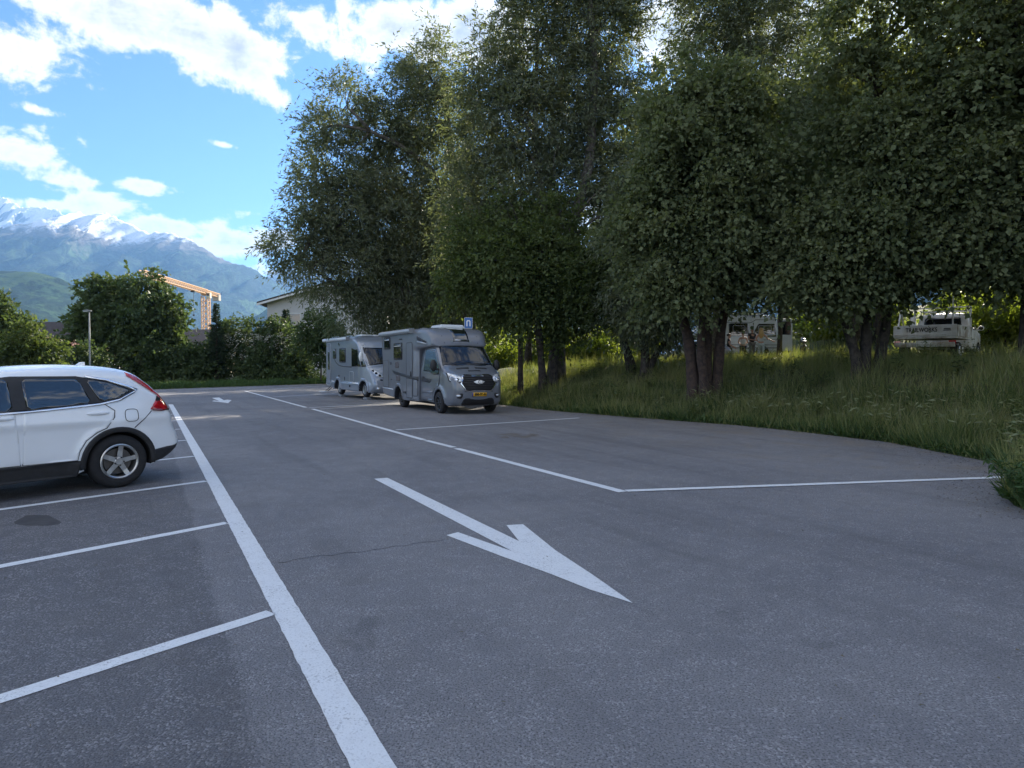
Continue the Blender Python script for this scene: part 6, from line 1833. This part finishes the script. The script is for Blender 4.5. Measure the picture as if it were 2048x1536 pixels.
def build_crane():
    base = at(413, 729, 250); base.z = 0; H = 26.5
    t = tag(empty('tower_crane', tuple(base)), 'yellow tower crane with long lattice jib above the hedge', 'crane')
    CY = mat('crane_yellow', (.60, .36, .19), .5, var=.15, scale=1)

    def lattice(name, p, q, w, n, parent, up, chord=.16, brace=.09):
        p, q = Vector(p), Vector(q); d = (q - p); L = d.length; d.normalize(); sd_ = d.cross(up).normalized(); u2 = sd_.cross(d)
        b = MB(); cs = [sd_ * (w / 2) + u2 * (w / 2), -sd_ * (w / 2) + u2 * (w / 2), -sd_ * (w / 2) - u2 * (w / 2), sd_ * (w / 2) - u2 * (w / 2)]
        for c in cs: b.beam(p + c, q + c, chord)
        for i in range(n):
            a, e = p + d * (L * i / n), p + d * (L * (i + 1) / n)
            for k in range(4):
                c0, c1 = cs[k], cs[(k + 1) % 4]
                b.beam(a + c0, e + c1, brace); b.beam(a + c0, a + c1, brace)
        return tag(b.build(name, CY, parent), kind='stuff')
    lattice('mast', (0, 0, 0), (0, 0, H), 2.2, 14, t, Vector((0, 1, 0)), .30, .16)
    tipw = at(284, 561, 198) - base; tipw.z = H + 1.6
    d = (tipw - Vector((0, 0, H + 1.6))).normalized()
    j = lattice('jib', (0, 0, H + 1.6), tuple(tipw), 1.5, 30, t, Vector((0, 0, 1)), .2, .12)
    c = lattice('counter_jib', (0, 0, H + 1.6), tuple(Vector((0, 0, H + 1.6)) - d * 14), 1.3, 8, t, Vector((0, 0, 1)), .2, .12)
    e = Vector((0, 0, H + .6)) - d * 12
    b = MB(); b.box(e, (2.4, 2.0, 2.2)); b.build('counterweight', mat('concrete', (.42, .40, .37), .9, var=.15), c)
    b = MB(); b.box((1.6, -1.0, H + .2), (1.4, 1.4, 2.0)); cb = b.build('cabin', mat('cabin_cream', (.6, .55, .42), .5), t, bevel=.1)
    b = MB(); b.box((1.6, -1.72, H + .4), (1.1, .04, 1.0)); b.build('cabin_window', GLASS, cb)
    b = MB(); b.box((0, 0, H + .9), (2.4, 2.4, 1.2)); b.build('slewing_ring', CY, t)
    hk = Vector((0, 0, H + .6)) + d * 12
    b = MB(); b.box(hk + Vector((0, 0, -.1)), (1.4, 1.2, .5)); tr = b.build('trolley', BLACKP, t)
    b = MB(); b.beam(hk, hk - Vector((0, 0, 8)), .09); b.ico(hk - Vector((0, 0, 8.3)), .4, 1); b.build('hook', BLACKP, tr)
    b = MB(); b.box((0, 0, .4), (5, 5, .9)); b.build('base', MATS['concrete'], t)


build_crane()


def build_lamp():
    p = at(180, 729, 40); X, Y = p.x, p.y; z = tz(X, Y)
    t = tag(empty('lamp_post', (X, Y, z)), 'slim grey lamp post behind the white car', 'lamp post')
    H = at(180, 622, 40).z - z
    G = mat('galvanised', (.20, .215, .22), .6, metal=.2, var=.15, scale=4)
    b = MB(); b.tube([(0, 0, 0), (0, 0, 1.2), (0, 0, H)], [.055, .05, .04], 12); b.build('pole', G, t, True)
    b = MB(); b.prism([(-.34, 0), (.1, -.02), (.14, .06), (-.1, .10), (-.32, .06)], 'y', -.09, .09); o = b.build('lamp_head', G, t, bevel=.015); o.location = (0, 0, H - .02)
    b = MB(); b.box((-.16, 0, -.012), (.26, .14, .02)); b.build('lamp_glass', CLEAR, o)
    b = MB(); b.box((0, 0, .02), (.3, .3, .06)); b.build('base_plate', G, t)


build_lamp()


def build_sign():
    p = at(937, 729, 26.8); X, Y = p.x, p.y; z = 0.0
    t = tag(empty('parking_sign', (X, Y, z), RAD(4)), 'small blue square sign with a white arch symbol above the grey motorhome', 'sign')
    zc = at(937, 647, 26.8).z - z + .02
    b = MB(); b.tube([(0, .04, 0), (0, .04, zc + .2)], .03, 10); b.build('post', MATS['galvanised'], t, True)
    b = MB(); b.prism([(-.15, zc - .20), (.15, zc - .20), (.15, zc + .20), (-.15, zc + .20)], 'y', -.012, .008); pn = b.build('panel', mat('sign_blue', (.03, .14, .42), .4), t)
    b = MB(); P = [(-.085, zc - .13), (-.085, zc + .06), (-.05, zc + .115), (.05, zc + .115), (.085, zc + .06), (.085, zc - .13), (.035, zc - .13), (.035, zc + .04), (.015, zc + .065), (-.015, zc + .065), (-.035, zc + .04), (-.035, zc - .13)]
    b.prism(P, 'y', -.018, -.013); b.build('symbol', mat('sign_white', (.75, .76, .78), .4), pn)
    b = MB()
    for x in (-.152, .152): b.box((x, -.002, zc), (.012, .024, .42))
    for q in (-.206, .206): b.box((0, -.002, zc + q), (.316, .024, .012))
    tag(b.build('panel_edge', MATS['sign_white'], pn), kind='stuff')


build_sign()

# ------------------------------------------------------------------ the air of the valley
b = MB(); b.box((0, 6200, 1290), (34000, 16000, 2780))
hz = b.build('haze', None)
hm = bpy.data.materials.new('valley_haze'); hm.use_nodes = True; nt = hm.node_tree; nt.nodes.clear()
out = nt.nodes.new('ShaderNodeOutputMaterial'); pv = nt.nodes.new('ShaderNodeVolumePrincipled')
pv.inputs['Color'].default_value = (.28, .55, 1.0, 1); pv.inputs['Density'].default_value = 4.4e-5; pv.inputs['Anisotropy'].default_value = .25
nt.links.new(pv.outputs[0], out.inputs['Volume'])
hz.data.materials.append(hm); tag(hz, 'pale blue haze filling the valley air', 'haze', None, 'stuff')
